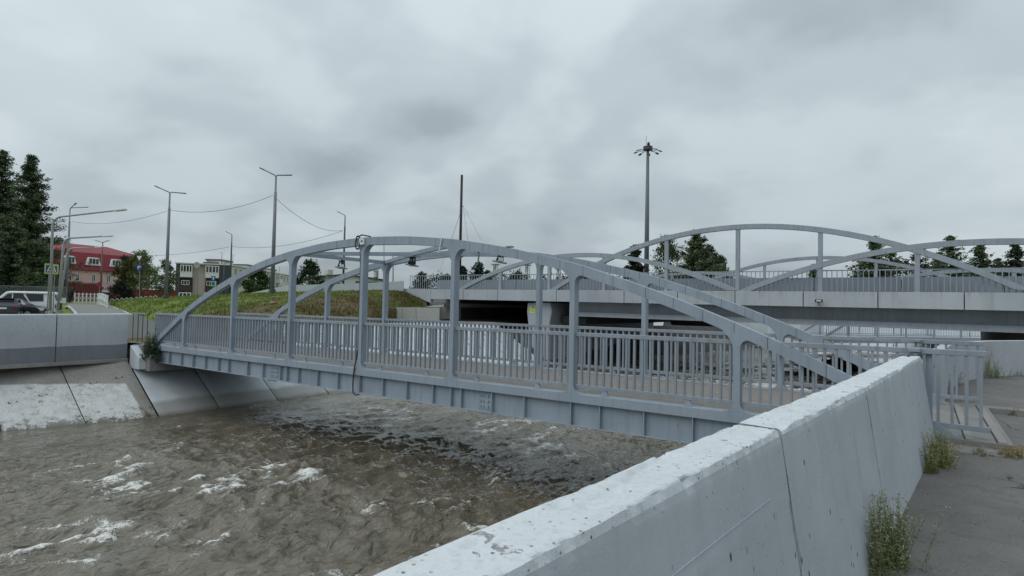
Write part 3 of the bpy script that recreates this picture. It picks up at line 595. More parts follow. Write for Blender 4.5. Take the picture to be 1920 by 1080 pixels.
def footbridge():
    fb = thing('footbridge', (9, 1.73, 0), 'grey steel tied-arch footbridge with picket railings crossing the river in front', 'footbridge')
    W = 3.46; D = 0.17
    bal_mesh = MB().cbox((0, 0, 0), 0.036, 0.05, 0.92).mesh('baluster', 'steel_rail')
    stuff_mb = MB(); bolt_m = MB().tube([(0, 0, 0), (0, -0.026, 0)], 0.021, 6).mesh('bolt', 'steel')
    for side, y0 in ((0, 0.0), (1, W)):
        ya, yb = y0, y0+D
        # arch, built of welded box segments
        arch = MB().prism([(x, ya+0.012, z) for x, z in [(a, b-0.008) for a, b in arch_poly(lambda q: float(arch_z(q)), -2.1, 20.05, TH-0.016, 90)]], (0, D-0.024, 0)).build('arch', 'seam', fb)
        xs = [-2.15]; rnd = random.Random(5+side)
        while xs[-1] < 20.1: xs.append(min(20.1, xs[-1]+rnd.choice((0.38, 0.5, 0.62, 0.8))))
        for a, b in zip(xs[:-1], xs[1:]):
            if b-a < 0.1: continue
            g = 0.004; poly = arch_poly(lambda q: float(arch_z(q)), a+g, b-g, TH, 5)
            MB().prism([(x, ya+0.003, z) for x, z in poly], (0, D-0.006, 0)).build('arch_segment', 'steel', arch)
        # hangers with curved gusset ends
        for i in range(7):
            xc = i*3.0-0.05; poly = hanger_poly(lambda q: float(arch_z(q)), xc, 0.105, TH-0.01, z0=0.002)
            MB().prism([(x, ya, z) for x, z in poly], (0, D, 0)).build('hanger', 'steel', fb)
        # girder
        gd = MB().box(-2.12, 20.4, ya, yb+0.09, -0.168, 0.0).build('girder', 'steel', fb, bevel=0.006)
        yi = ya+0.10
        MB().box(-2.0, 20.4, yi, yi+0.03, -0.588, -0.169).build('web_plate', 'steel', gd)
        MB().box(-2.05, 20.4, ya+0.012, ya+0.24, -0.605, -0.589).build('bottom_flange', 'steel', gd)
        st = (-1.029, -0.159, 0.635, 1.426, 2.244, 2.839, 3.908, 4.716, 5.585, 5.889, 6.428, 7.268, 8.101, 8.943, 9.788, 10.595, 11.415, 11.951, 12.24, 13.076, 13.889, 14.945, 15.546, 16.4, 17.25, 18.1, 18.9, 19.7)
        sm = MB().box(-0.008, 0.008, 0.018, 0.099, -0.5885, -0.1685).mesh('stiffener', 'steel')
        for x in st: put(sm, 'stiffener', gd, loc=(x, ya, 0))
        for cx in (5.22, 12.88):
            sp = MB().box(cx-0.19, cx+0.19, ya+0.088, ya+0.0995, -0.55, -0.2).box(cx-0.26, cx+0.2, ya+0.016, ya+0.09, -0.622, -0.606).build('splice_plate', 'steel', gd)
            for ix in range(4):
                for iz in range(3): 
                    px, pz = cx-0.14+ix*0.075+(0.05 if ix > 1 else 0), -0.49+iz*0.11; put(bolt_m, 'bolt', gd, loc=(px, ya+0.0875, pz))
            for ix in range(6): put(bolt_m, 'bolt', gd, loc=(cx-0.22+ix*0.075, ya+0.035, -0.6225), rot=(R(90), 0, 0))
            pass
        # railing
        yr = y0+(0.10 if side == 0 else 0.07)
        rl = MB().box(-2.33 if side == 0 else -3.0, 21.05 if side == 0 else 21.23, yr-0.035, yr+0.035, 1.075, 1.148).build('railing', 'steel_rail', fb, bevel=0.006, label='top rail of the picket railing')
        bx0, bx1 = (-2.33, 21.07) if side == 0 else (-2.9, 21.2)
        MB().box(bx0, bx1, yr-0.03, yr+0.03, 0.105, 0.172).build('bottom_rail', 'steel_rail', rl, bevel=0.005)
        k = 0; x = bx0+0.06
        while x < bx1-0.02:
            near_post = min(abs(x-(i*3.0-0.05)) for i in range(7))
            if near_post > 0.075:
                if side == 0 or k < 140: put(bal_mesh, 'baluster', rl, loc=(x, yr, 0.6235))
                else: stuff_mb.cbox((x, yr, 0.6235), 0.036, 0.05, 0.92)
                k += 1
            x += 0.150
        for i in range(-1, 8):
            for dx in (0.66, 2.2):
                xf = i*3.0-0.05+dx
                if not -1.9 < xf < 19.9: continue
                y1 = yr-0.02
                MB().prism([(xf-0.075, y1, 0.001), (xf+0.075, y1, 0.001), (xf+0.035, y1, 0.104), (xf-0.035, y1, 0.104)], (0, 0.04, 0)).build('rail_foot', 'steel', rl)
        # end post, cap and gusset at the near bank
        MB().box(20.36, 20.47, yr+0.03, yr+0.13, 0.0, 1.10).build('end_post', 'steel', rl); MB().hexa([Vector(p) for p in ((20.20, yr-0.14, 1.10), (20.33, yr-0.14, 1.10), (20.40, yr+0.10, 1.10), (20.27, yr+0.10, 1.10), (20.20, yr-0.14, 1.152), (20.33, yr-0.14, 1.152), (20.40, yr+0.10, 1.152), (20.27, yr+0.10, 1.152))]).build('post_cap', 'steel_rail', rl, bevel=0.006)
        MB().prism([(20.40, ya+0.02, 0.0), (20.76, ya+0.02, 0.0), (20.74, ya+0.02, 0.02), (20.40, ya+0.02, 0.24)], (0, 0.06, 0)).build('end_gusset', 'steel', fb)
    if stuff_mb.v: o = stuff_mb.build('balusters', 'steel_rail', fb); o['kind'] = 'stuff'
    # deck of planks between the girders
    MB().box(-2.6, 20.398, 0.27, 3.44, -0.09, -0.012).build('deck', 'deck', fb); MB().box(-2.6, 20.398, 0.27, 3.44, -0.18, -0.092).build('shade_pan', 'dark_pole', fb)  # dark unseen pan added below the deck to cut bounced light
    for x in np.arange(0, 19, 3.0): MB().box(x-0.06, x+0.06, 0.15, 3.45, -0.45, -0.165).build('cross_beam', 'steel', fb)
    # wind bracing between the arches
    zb = 2.985
    for x in (5.95, 11.95):
        MB().beam((x, 0.17, zb), (x, W, zb), 0.11, 0.10).build('strut', 'steel', fb)
    MB().beam((6.05, 0.17, zb+0.005), (11.9, W, zb+0.03), 0.10, 0.10).build('diagonal_brace', 'steel', fb)
    MB().beam((6.05, W, zb), (8.90, 1.77, zb+0.015), 0.10, 0.10).build('diagonal_brace', 'steel', fb); MB().beam((9.05, 1.68, zb+0.015), (11.9, 0.17, zb), 0.10, 0.10).build('diagonal_brace', 'steel', fb)
    MB().box(8.8, 9.15, 1.55, 1.9, zb-0.069, zb-0.053).build('gusset_plate', 'steel', fb)
    # fittings on the arch
    return fb
footbridge()
def fittings():
    j = thing('junction_box', (8.95, -0.05, 3.0), 'pale junction box with looped black cable on top of the nearest arch hanger', 'junction box')
    MB().box(8.89, 9.06, -0.06, -0.001, 3.08, 3.24).build('box', 'lamp_white', j, bevel=0.008); MB().tube([(8.99, -0.061, 3.17), (8.99, -0.072, 3.17)], 0.022, 8).build('knob', 'black', j)
    lp = [(8.80+0.09*math.cos(t), -0.03+0.01*math.sin(3*t), 3.14+0.17*math.sin(t)) for t in np.linspace(0, 2*math.pi, 18)]
    MB().tube(lp, 0.012, 6, False).tube([(p[0]+0.03, p[1]-0.02, p[2]*0.96+0.13) for p in lp], 0.014, 6, False).build('cable_loop', 'black', j)
    MB().tube([(8.72, 0.03, 3.30), (8.95, -0.02, 3.33), (9.16, 0.02, 3.29), (9.2, 0.05, 3.27)], 0.018, 6).build('cable_clamp', 'black', j)
    pts = [(8.85, 0.02, 3.0), (8.868, 0.03, 2.5), (8.868, 0.03, 1.5), (8.866, 0.03, 0.6), (8.855, 0.0, 0.25), (8.82, -0.03, 0.05), (8.80, -0.04, -0.15), (8.795, -0.05, -0.42), (8.83, -0.07, -0.58), (8.95, -0.09, -0.64), (9.08, -0.09, -0.61)]
    c = MB().tube(pts, 0.017, 8).build('cable', 'rubber', None, True); tag(c, 'black cable running down the hanger and hanging loose below the girder', 'cable')
    s = MB().tube([(11.62, -0.012, 3.13), (11.60, -0.02, 3.02), (11.57, -0.015, 2.9), (11.55, -0.02, 2.78)], 0.014, 6).build('strap', 'lamp_white'); tag(s, 'pale strap tied round the arch beside the middle hanger', 'strap')
    s = MB().tube([(12.62, 0.05, 2.80), (12.63, 0.05, 2.68), (12.61, 0.06, 2.55), (12.52, 0.06, 2.42)], 0.017, 6).build('loose_strap', 'galv'); tag(s, 'loose grey strap end dangling from the arch underside', 'strap')
    s = MB().box(13.35, 13.5, 0.02, 0.12, arch_z(13.4)+0.004, arch_z(13.4)+0.03).build('clip', 'galv'); tag(s, 'small metal clip on top of the near arch', 'clip')
    for x, y, lab, col in ((5.95, 1.75, 'floodlight hung from the left strut between the arches', 0), (8.97, 1.73, 'dark floodlight hung where the arch braces cross', 1), (11.95, 1.75, 'floodlight hung from the right strut between the arches', 2)):
        t = thing('floodlight', (x, y, 2.93), lab, 'floodlight', 'floodlights under the arch bracing'); z = 2.915
        MB().box(x-0.02, x+0.02, y-0.02, y+0.02, z-0.12, z+0.03).build('stem', 'black', t)
        for k in (-1, 1): MB().beam((x+0.02, y+k*0.07, z-0.02), (x-0.02, y+k*0.13, z-0.19), 0.03, 0.025, (1, 0, 0)).build('bracket', 'black', t)
        MB().cbox((x-0.02, y, z-0.22), 0.22, 0.32, 0.035, Matrix.Rotation(R(14), 3, 'Y')).build('lamp_body', 'galv', t, bevel=0.01)
        MB().cbox((x-0.02, y-0.02, z-0.16), 0.12, 0.16, 0.09).build('driver_box', 'lamp_white' if col != 1 else 'black', t, bevel=0.01)
        MB().beam((x, y-0.11, z-0.02), (x, y+0.11, z-0.02), 0.05, 0.03).build('yoke', 'black', t)
fittings()

# ------------------------------------------------------------------ road bridge
def ftop(x): return 2.775-0.0062*x
def fbot(x): return 2.02-0.0072*x
def road_bridge():
    YB = 23.0; YF = 43.0
    rb = thing('road_bridge', (12, 33, 0), 'wide grey road bridge with overlapping steel arches behind the footbridge', 'bridge')
    seams = [-10.38, -7.13, -3.97, 0.82, 5.59, 8.9, 12.07, 15.41, 18.63, 21.88, 25.1, 28.4, 31.7, 35]
    dk = MB().hexa([Vector(p) for p in ((-10.3, YB+0.16, fbot(-10)+0.1), (36, YB+0.16, fbot(36)+0.1), (36, YF, fbot(36)+0.1), (-10.3, YF, fbot(-10)+0.1), (-10.3, YB+0.16, ftop(-10)-0.06), (36, YB+0.16, ftop(36)-0.06), (36, YF, ftop(36)-0.06), (-10.3, YF, ftop(-10)-0.06))]).build('deck_slab', 'shaded_concrete', rb)
    for a, b in zip(seams[:-1], seams[1:]):
        g = 0.02; a2, b2 = a+g, b-g
        MB().hexa([Vector(p) for p in ((a2, YB, fbot(a2)), (b2, YB, fbot(b2)), (b2, YB+0.14, fbot(b2)), (a2, YB+0.14, fbot(a2)), (a2, YB, ftop(a2)), (b2, YB, ftop(b2)), (b2, YB+0.14, ftop(b2)), (a2, YB+0.14, ftop(a2)))]).build('fascia_panel', 'fascia_rust' if a > 7 else 'fascia', rb, bevel=0.012)
    # railing
    rl = MB().hexa([Vector(p) for p in ((-13.0, YB+0.33, ftop(-13)+1.04), (36, YB+0.33, ftop(36)+1.04), (36, YB+0.39, ftop(36)+1.04), (-13, YB+0.39, ftop(-13)+1.04), (-13.0, YB+0.33, ftop(-13)+1.09), (36, YB+0.33, ftop(36)+1.09), (36, YB+0.39, ftop(36)+1.09), (-13, YB+0.39, ftop(-13)+1.09))]).build('railing', 'steel_far', rb)
    bm_ = MB().cbox((0, 0, 0), 0.035, 0.035, 1.03).mesh('baluster', 'steel_far'); x = -12.95; xr = []
    while x < 26.5: put(bm_, 'baluster', rl, loc=(x, YB+0.36, ftop(x)+0.525)); x += 0.226
    MB().beam((-13, YB+0.36, ftop(-13)+0.0), (36, YB+0.36, ftop(36)+0.0), 0.06, 0.04).build('bottom_rail', 'brown_clad', rl)
    # arches on both edges
    def parab(c, half, rise):
        return lambda x: ftop(c)+0.02+rise*max(0.0, 1-((x-c)/half)**2)
    def arch(c, half, rise, y, x0=None, x1=None, th=0.26, dep=0.26):
        f = parab(c, half, rise); xa, xb = c-half, c+half; n = 40; xs = np.linspace(max(xa, x0 if x0 is not None else xa), min(xb, x1 if x1 is not None else xb), n)
        mb = MB(); poly = [(x, y, f(x)) for x in xs]+[(x, y, max(ftop(c)-0.03, f(x)-th*math.sqrt(1+(2*rise*(x-c)/half**2)**2))) for x in xs[::-1]]
        mb.prism(poly, (0, dep, 0)); return mb.build('arch', 'steel_far', rb), f
    _, f1 = arch(2.17, 10.0, 2.36, YB+0.030); _, f2 = arch(12.17, 12.0, 3.60, YB+0.033); _, f3 = arch(22.4, 10.3, 2.34, YB+0.027)
    off = 1.3
    _, g1 = arch(2.17+off, 10.0, 2.36, YF-0.5); _, g2 = arch(12.17+off, 12.0, 3.45, YF-0.497); _, g3 = arch(22.4+off, 10.3, 2.30, YF-0.503)
    for k in range(-8, 36, 4):
        x = k+0.17
        for fs, y, o_ in (((f1, f2, f3), YB+0.06, 0), ((g1, g2, g3), YF-0.47, off)):
            zt = max(f(x+o_) for f in fs)
            if zt > ftop(x)+0.4: MB().box(x+o_-0.10, x+o_+0.10, y, y+0.2, ftop(x)-0.03, zt-0.15).build('hanger', 'steel_far', rb)
    # traffic barrier behind the footway
    for i in range(12):
        a = -12.5+i*4.0
        MB().hexa([Vector(p) for p in ((a+0.02, 25.9, ftop(a)-0.05), (a+3.98, 25.9, ftop(a)-0.05), (a+3.98, 26.3, ftop(a)-0.05), (a+0.02, 26.3, ftop(a)-0.05), (a+0.02, 26.05, ftop(a)+0.86), (a+3.98, 26.05, ftop(a+4)+0.86), (a+3.98, 26.2, ftop(a+4)+0.86), (a+0.02, 26.2, ftop(a)+0.86))]).build('traffic_barrier', 'barrier', rb)
    MB().hexa([Vector(p) for p in ((-13, 40.0, 2.7), (36, 40.0, 2.5), (36, 40.3, 2.5), (-13, 40.3, 2.7), (-13, 40.0, 3.55), (36, 40.0, 3.3), (36, 40.3, 3.3), (-13, 40.3, 3.55))]).build('far_barrier', 'barrier', rb)
    # girders
    for i, y in enumerate((24.2, 28, 32, 36, 40)):
        gd = MB().hexa([Vector(p) for p in ((1.4, y, 1.16), (36, y, 0.86), (36, y+0.06, 0.86), (1.4, y+0.06, 1.16), (1.4, y, fbot(1)+0.1), (36, y, fbot(36)+0.1), (36, y+0.06, fbot(36)+0.1), (1.4, y+0.06, fbot(1)+0.1))]).build('girder', 'steel_far', rb)
        MB().hexa([Vector(p) for p in ((1.4, y-0.42, 1.08), (36, y-0.42, 0.80), (36, y+0.3, 0.80), (1.4, y+0.3, 1.08), (1.4, y-0.30, 1.36), (36, y-0.30, 1.10), (36, y+0.3, 1.10), (1.4, y+0.3, 1.36))]).build('bottom_flange', 'steel_far', gd)
    # pier and abutments
    MB().add([(-1.75, 23.5, 1.90), (0.08, 23.5, 1.95), (0.18, 23.5, 1.3), (0.0, 23.5, 0.4), (-0.05, 23.5, -2.9), (-1.62, 23.5, -2.9), (-1.66, 23.5, 0.4), (-1.8, 23.5, 1.3),
              (-1.75, 42, 1.90), (0.08, 42, 1.95), (0.18, 42, 1.3), (0.0, 42, 0.4), (-0.05, 42, -2.9), (-1.62, 42, -2.9), (-1.66, 42, 0.4), (-1.8, 42, 1.3)],
             [(0, 1, 2, 3, 4, 5, 6, 7), (15, 14, 13, 12, 11, 10, 9, 8)]+[(i, (i+1) % 8, (i+1) % 8+8, i+8) for i in range(8)]).build('pier', 'fascia', rb, bevel=0.03)
    MB().box(0.3, 2.2, 24.6, 41.5, 0.55, 1.08).build('bearing_shelf', 'shaded_concrete', rb, bevel=0.05)
    MB().box(4.6, 9.0, 33.5, 34.9, 0.45, 1.0).build('cross_head', 'shaded_concrete', rb, bevel=0.2)
    MB().box(-22, -9.1, 25.2, 42, -1, 2.3).build('abutment', 'shaded_concrete', rb); MB().box(-12.5, -9.15, 24.6, 25.15, -1, 2.1).build('abutment_face', 'pale_concrete', rb); MB().box(-10.2, -8.9, 24.3, 42, 1.50, 1.80).build('beam_seat', 'pale_concrete', rb)
    MB().box(-9.05, -1.7, 41.8, 42.3, -1.0, 2.3).build('underpass_end', 'shaded_concrete', rb)
    MB().box(-9.4, -1.62, 23.2, 42, -1.2, 0.05).build('underpass_floor', 'shaded_concrete', rb)
    MB().add([tuple(p) for p in (onY(753, 541, 23.02), onY(807, 541.5, 23.02), onY(807, 567.5, 23.02), onY(753, 545.5, 23.02))]+[tuple(Vector(p)+Vector((0, 0.3, 0))) for p in (onY(753, 541, 23.02), onY(807, 541.5, 23.02), onY(807, 567.5, 23.02), onY(753, 545.5, 23.02))],
             [(0, 1, 2, 3), (7, 6, 5, 4), (0, 4, 5, 1), (1, 5, 6, 2), (2, 6, 7, 3), (3, 7, 4, 0)]).build('wing_wall', 'fascia', rb)
    MB().box(23.9, 40, 26, 46, -3, 1.7).build('abutment', 'shaded_concrete', rb)
    # faint chalked marks on the fascia
    for txt, x in (('3', -6.85), ('179', -0.9)):
        cu = bpy.data.curves.new('mark', 'FONT'); cu.body = txt; cu.size = 0.42; cu.extrude = 0.001
        o = bpy.data.objects.new('chalk_mark', cu); COL.objects.link(o); me = bpy.data.meshes.new_from_object(o); bpy.data.objects.remove(o); me.materials.append(M['mark_paint'])
        put(me, 'chalk_mark', rb, loc=(x, YB-0.003, 2.28), rot=(R(90), 0, 0))
simple('mark_paint', (0.30, 0.30, 0.31), 0.9, 0.3, 9.0)
road_bridge()
def bridge_bits():
    p = thing('notice', (-1.3, 23.49, 1.5), 'yellow paper notice pasted on the bridge pier', 'notice')
    MB().box(-1.56, -1.12, 23.485, 23.497, 1.20, 1.70).build('sheet', 'yellow_paper', p); MB().prism([(-1.52, 23.481, 1.66), (-1.14, 23.481, 1.62), (-1.30, 23.481, 1.56)], (0, 0.003, 0)).build('torn_corner', 'black', p)
    MB().box(-1.45, -1.22, 23.481, 23.484, 1.30, 1.48).build('print', 'sign_yellow', p)
    f = thing('floodlight', (16.15, 22.9, 2.2), 'small black floodlight fixed to the road bridge fascia', 'floodlight')
    MB().box(15.98, 16.32, 22.74, 22.86, 2.13, 2.27).build('lamp_body', 'black', f, bevel=0.01); MB().box(16.04, 16.26, 22.73, 22.738, 2.17, 2.24).build('lens', 'lens', f); MB().beam((16.1, 22.86, 2.2), (16.12, 22.99, 2.12), 0.03, 0.03).build('bracket', 'black', f); MB().tube([(16.1, 22.85, 2.13), (16.13, 22.9, 2.0), (16.2, 22.97, 1.98)], 0.012, 5).build('lead', 'black', f)
bridge_bits()

# second footbridge beyond the road bridge
def far_footbridge():
    o0 = at(1548, 632, 50); d = (at(1806, 641, 53)-o0); d.z = 0; d.normalize(); n = Vector((-d.y, d.x, 0)); zb = -0.42
    t = thing('footbridge', o0, 'distant second footbridge seen under the road bridge girder', 'footbridge')
    def P(x, y, z): q = o0+d*x+n*y; return Vector((q.x, q.y, z))
    def bar(a, b, wd, ht, name, parent): return MB().beam(a, b, wd, ht).build(name, 'steel_far', parent)
    for y in (0, 3.4):
        rl = bar(P(0, y, zb+1.12), P(17, y, zb+1.12), 0.07, 0.07, 'railing', t); bar(P(0, y, zb+0.14), P(17, y, zb+0.14), 0.06, 0.06, 'bottom_rail', rl)
        if y == 0:
            for k in range(95): a = P(0.1+k*0.18, y, 0); MB().box(a.x-0.02, a.x+0.02, a.y-0.02, a.y+0.02, zb+0.15, zb+1.1).build('baluster', 'steel_far', rl)
        for k in range(5): a = P(2.3+k*3.0, y, 0); MB().box(a.x-0.07, a.x+0.07, a.y-0.07, a.y+0.07, zb, zb+1.1+[0.1, 1.2, 1.8, 2.1, 2.0][k]).build('hanger', 'steel_far', t)
        pts = [P(x, y, zb+z) for x, z in ((0, 0.05), (2.3, 1.25), (5.3, 2.35), (8.3, 2.95), (11.3, 3.2), (14.3, 3.1), (17.3, 2.6))]
        mb = MB()
        for a, b in zip(pts[:-1], pts[1:]): mb.beam(a, b, 0.17, 0.19)
        mb.build('arch', 'steel_far', t)
    mb = MB(); mb.prism([P(-0.5, -0.1, zb-0.55), P(18, -0.1, zb-0.55), P(18, 3.6, zb-0.55), P(-0.5, 3.6, zb-0.55)], (0, 0, 0.55)); mb.build('girder', 'steel_far', t)
far_footbridge()
# left bank wall curving away beyond the road bridge; right bank wall beyond the footbridge
def bank_walls():
    def wall(name, pts, zt, zb, th, mat, lab, seg=None):
        t = thing(name, (pts[0][0], pts[0][1], zb), lab, 'wall')
        for a, b in zip(pts[:-1], pts[1:]):
            a, b = Vector((*a, 0)), Vector((*b, 0)); L_ = (b-a).length; k = max(1, round(L_/2.2)); d = (b-a)/k
            for i in range(k):
                p, q = a+d*i, a+d*(i+1); u = (q-p).normalized()*0.008; n = Vector((u.y, -u.x, 0)).normalized()*th
                p, q = p+u, q-u; MB().hexa([Vector((v.x, v.y, z)) for z in (zb, zt) for v in (p, q, q-n, p-n)]).build('wall_panel', mat, t, bevel=0.012)
    wall('river_wall', [(20.42, 3.95), (20.70, 7.8), (21.18, 10.3), (21.87, 12.1), (22.85, 13.6), (24.6, 15.5), (27, 18)], 0.90, -3.0, -0.22, 'wall_side', 'grey concrete river wall curving right beyond the footbridge')
    fb_ = thing('bank_wall', (10, 62, -2.6), 'grey sloped concrete bank across the river beyond the second footbridge', 'wall')
    for i in range(24):
        x0 = -6+i*3.0; MB().hexa([Vector(p) for p in ((x0+0.03, 58.5, -2.7), (x0+2.97, 58.5, -2.7), (x0+2.97, 63, -2.7), (x0+0.03, 63, -2.7), (x0+0.03, 61.6, 1.75), (x0+2.97, 61.6, 1.75), (x0+2.97, 63, 1.75), (x0+0.03, 63, 1.75))]).build('slope_slab', 'white_concrete', fb_)
    wall('river_wall', [tuple(at(q, 600, 62 if q < 1500 else 58)[:2]) for q in (1322, 1360, 1400, 1440, 1500, 1545)], 0.48, -3.0, 0.3, 'white_concrete', 'white painted wall on the far bank beyond the bridge pier')
bank_walls()
def dead_tree():
    rnd = random.Random(9); a, b = onZ(1497, 706, WZ), onZ(1602, 694, WZ); d = b-a
    t = thing('driftwood', a, 'dark uprooted tree stranded in the river behind the railing', 'driftwood'); mb = MB()
    mb.tube([a, a+d*0.35+Vector((0, 0, 0.35)), a+d*0.7+Vector((0, 0, 0.5)), b+Vector((0, 0, 0.15))], [0.3, 0.5, 0.42, 0.2], 8); mb.build('trunk', 'driftwood', t)
    m2 = MB()
    for i in range(110):
        c = a+d*rnd.uniform(0.02, 0.95)+Vector((0, 0, rnd.uniform(0.0, 0.5))); v = Vector((rnd.gauss(0, 1), rnd.gauss(0, 1), abs(rnd.gauss(0.5, 0.7)))).normalized(); l = rnd.uniform(0.4, 1.5)
        m2.tube([c, c+v*l*0.5+Vector((0, 0, rnd.uniform(-0.1, 0.15))), c+v*l+Vector((rnd.uniform(-.2, .2), rnd.uniform(-.2, .2), rnd.uniform(-.2, .1)))], [0.05, 0.035, 0.012], 4)
    m2.build('branches', 'driftwood', t)
    m3 = MB()
    for i in range(10): c = a+d*rnd.uniform(0.05, 0.9); m3.sphere(c+Vector((0, 0, 0.05)), rnd.uniform(.4, .8), rnd.uniform(.4, .8), rnd.uniform(.3, .6), 7, 5)
    m3.build('root_mass', 'driftwood', t)
dead_tree()

# ------------------------------------------------------------------ road embankment on the left
EMB = ((203, 577.5, 53.5, 568, 58), (226, 583, 47.5, 564, 57), (243, 591, 43, 561, 56), (262, 596, 38, 560, 55), (330, 600, 33, 556.5, 51), (420, 604, 31, 553, 49), (500, 606, 30, 548.5, 47), (600, 607, 31, 546.5, 46), (690, 604, 34, 544.5, 45.6), (728, 579, 42, 543.5, 45.5), (760, 579, 43, 547, 45.3), (800, 577, 44, 566, 45.0))
def emb_pt(px, t):
    yb, Db, yt, Dt = [float(np.interp(px, [e[0] for e in EMB], [e[k] for e in EMB])) for k in (1, 2, 3, 4)]
    a, b = at(px, yb, Db), at(px, yt, Dt); p = a.lerp(b, t); p.z += 0.25*math.sin(math.pi*t)*min(1, max(0, (Dt-Db-1.5)/8)); return p
def embankment():
    pxs = np.concatenate([np.linspace(203, 690, 110), np.linspace(695, 800, 24)]); ts = np.linspace(-0.12, 1.0, 40)
    P = np.array([[tuple(emb_pt(p, max(0, t))+Vector((0, 0, -0.0 if t >= 0 else 7*t))) for t in ts] for p in pxs])
    n = fbm(P[..., 0]*0.6, P[..., 1]*0.6, None, 5, 4)*0.10+fbm(P[..., 0]*2.4, P[..., 1]*2.4, None, 6, 3)*0.05; P[..., 2] += n*np.clip((1-ts)*6, 0, 1)[None, :]
    # carry the top back as level ground
    back = P[:, -1:, :]+np.array([FWD[0]*14, FWD[1]*14, -0.3])[None, None, :]; P = np.concatenate([P, back], 1)
    o = put(grid_mesh('embankment', P, 'turf', True), 'embankment'); struct(o, 'grass and dry weeds on the road embankment behind the footbridge')
    rnd = random.Random(4); V = []; T = []; C = []
    for i in range(30000):
        px = rnd.uniform(206, 795); t = rnd.random()**0.9*0.99; p = emb_pt(px, t); s = vs_noise(p.x*0.45, p.y*0.45)
        along = min(1, max(0, (p.x+20)/12)); dry = (s*0.9+along*0.9-0.2+rnd.gauss(0, 0.22)) > 0.42
        c = (rnd.uniform(0.10, 0.18), rnd.uniform(0.085, 0.14), rnd.uniform(0.035, 0.06)) if dry else (rnd.uniform(0.11, 0.20), rnd.uniform(0.17, 0.26), rnd.uniform(0.03, 0.06))
        h = rnd.uniform(0.06, 0.2)*(1.5 if rnd.random() < 0.07 else 1); a = rnd.uniform(0, math.pi); wd = rnd.uniform(0.02, 0.045); d = Vector((math.cos(a), math.sin(a), 0)); ln = Vector((rnd.gauss(0, .4), rnd.gauss(0, .4), 1))*h
        b = len(V); q = p-Vector((0, 0, 0.04)); V += [q-d*wd, q+d*wd, q+ln]; T.append((b, b+1, b+2)); C += [tuple(0.7*k for k in c)]*2+[c]
    g = put(tri_mesh('grass', [tuple(v) for v in V], T, C), 'grass'); tag(g, 'short green grass and brown dry tufts on the embankment', None, None, 'stuff')
def vs_noise(x, y): return float(fbm(np.array([x]), np.array([y]), None, 71, 2)[0])
_g = {}
def _vs(x, y):
    k = (round(x*3), round(y*3))
    if k not in _g: _g[k] = float(fbm(np.array([k[0]/3]), np.array([k[1]/3]), None, 71, 2)[0])
    return _g[k]
vs_noise = _vs
embankment()
def retaining():
    t = thing('retaining_wall', at(728, 600, 42), 'pale concrete retaining wall below the embankment beside the underpass', 'wall')
    D = 42.5
    def face(name, pts, dep, mat='pale_concrete', D_=D):
        f = [at(x, y, D_) for x, y in pts]; n = Vector((FWD[0], FWD[1], 0))*dep; MB().prism(f, n).build(name, mat, t)
    xs = [727, 754, 780, 826]
    for a, b in zip(xs[:-1], xs[1:]): face('wall_panel', ((a+0.35, 576+(a-727)*0.01), (b-0.35 if b < 826 else 824, 576+(b-727)*0.01), (b-0.35 if b < 826 else 823, 640), (a+0.35, 640)), 1.2)
    face('sloping_wing', ((640, 620), (689, 600), (726.6, 579), (726.6, 640), (640, 640)), 0.5)
    face('kerb', ((800, 574.2), (832, 571), (832, 575.2), (800, 575.6)), 0.8, 'pale_concrete', 43.6)
retaining()
def road_parapet():
    pts = ((470, 549, 551.5, 53), (502, 542.5, 550, 50), (541, 534.5, 549.5, 48.5), (589, 533.5, 548, 47.5), (640, 532, 547, 46.8), (680, 530.5, 546, 46.3), (720, 529, 545, 46), (756, 527, 544.5, 45.8))
    t = thing('road_parapet', at(600, 548, 47), 'light blue-grey solid parapet along the top of the embankment', 'wall')
    for (x0, a0, b0, d0), (x1, a1, b1, d1) in zip(pts[:-1], pts[1:]):
        q = [at(x0, b0+3, d0), at(x1, b1+3, d1), at(x1, a1, d1), at(x0, a0, d0)]; MB().prism(q, Vector((FWD[0], FWD[1], 0))*0.25).build('panel', 'parapet', t)
road_parapet()
def footpath():
    L_ = ((150, 600, 35), (142, 586, 44), (127, 575.5, 53), (118, 571.5, 58)); Rr = ((285, 606, 35), (242, 588.5, 43.5), (228, 580.5, 48), (205, 575, 53.5), (178, 570.5, 59))
    rows = []
    for i in range(24):
        t = i/23*(58-35)+35
        def side(tab): 
            ds = [q[2] for q in tab]; return np.interp(t, ds, [q[0] for q in tab])
        pl, pr = side(L_), side(Rr); row = []
        for k in np.linspace(0, 1, 8):
            p = at(pl+(pr-pl)*k, 560, t); p.z = float(zground(p.x, p.y))+0.05; row.append(tuple(p))
        rows.append(row)
    P = np.array(rows); struct(put(grid_mesh('path', P, 'path', True), 'path'), 'grey asphalt footpath climbing the far bank')
    for col, lab in ((0, 'pale kerb on the left edge of the footpath'), (-1, 'pale kerb on the right edge of the footpath')):
        mb = MB(); pts = [Vector(P[i, col])+Vector((0, 0, 0.01)) for i in range(24)]
        for a, b in zip(pts[:-1], pts[1:]): mb.beam(a, b, 0.16, 0.12)
        struct(mb.build('kerb', 'kerb'), lab)
    mb = MB(); a, b = at(100, 560, 60.5), at(205, 560, 62.5)
    for p in (a, b): p.z = 1.12
    mb.beam(a, b, 1.4, 0.05); struct(mb.build('crossing_strip', 'kerb'), 'pale paved strip across the top of the footpath')
footpath()

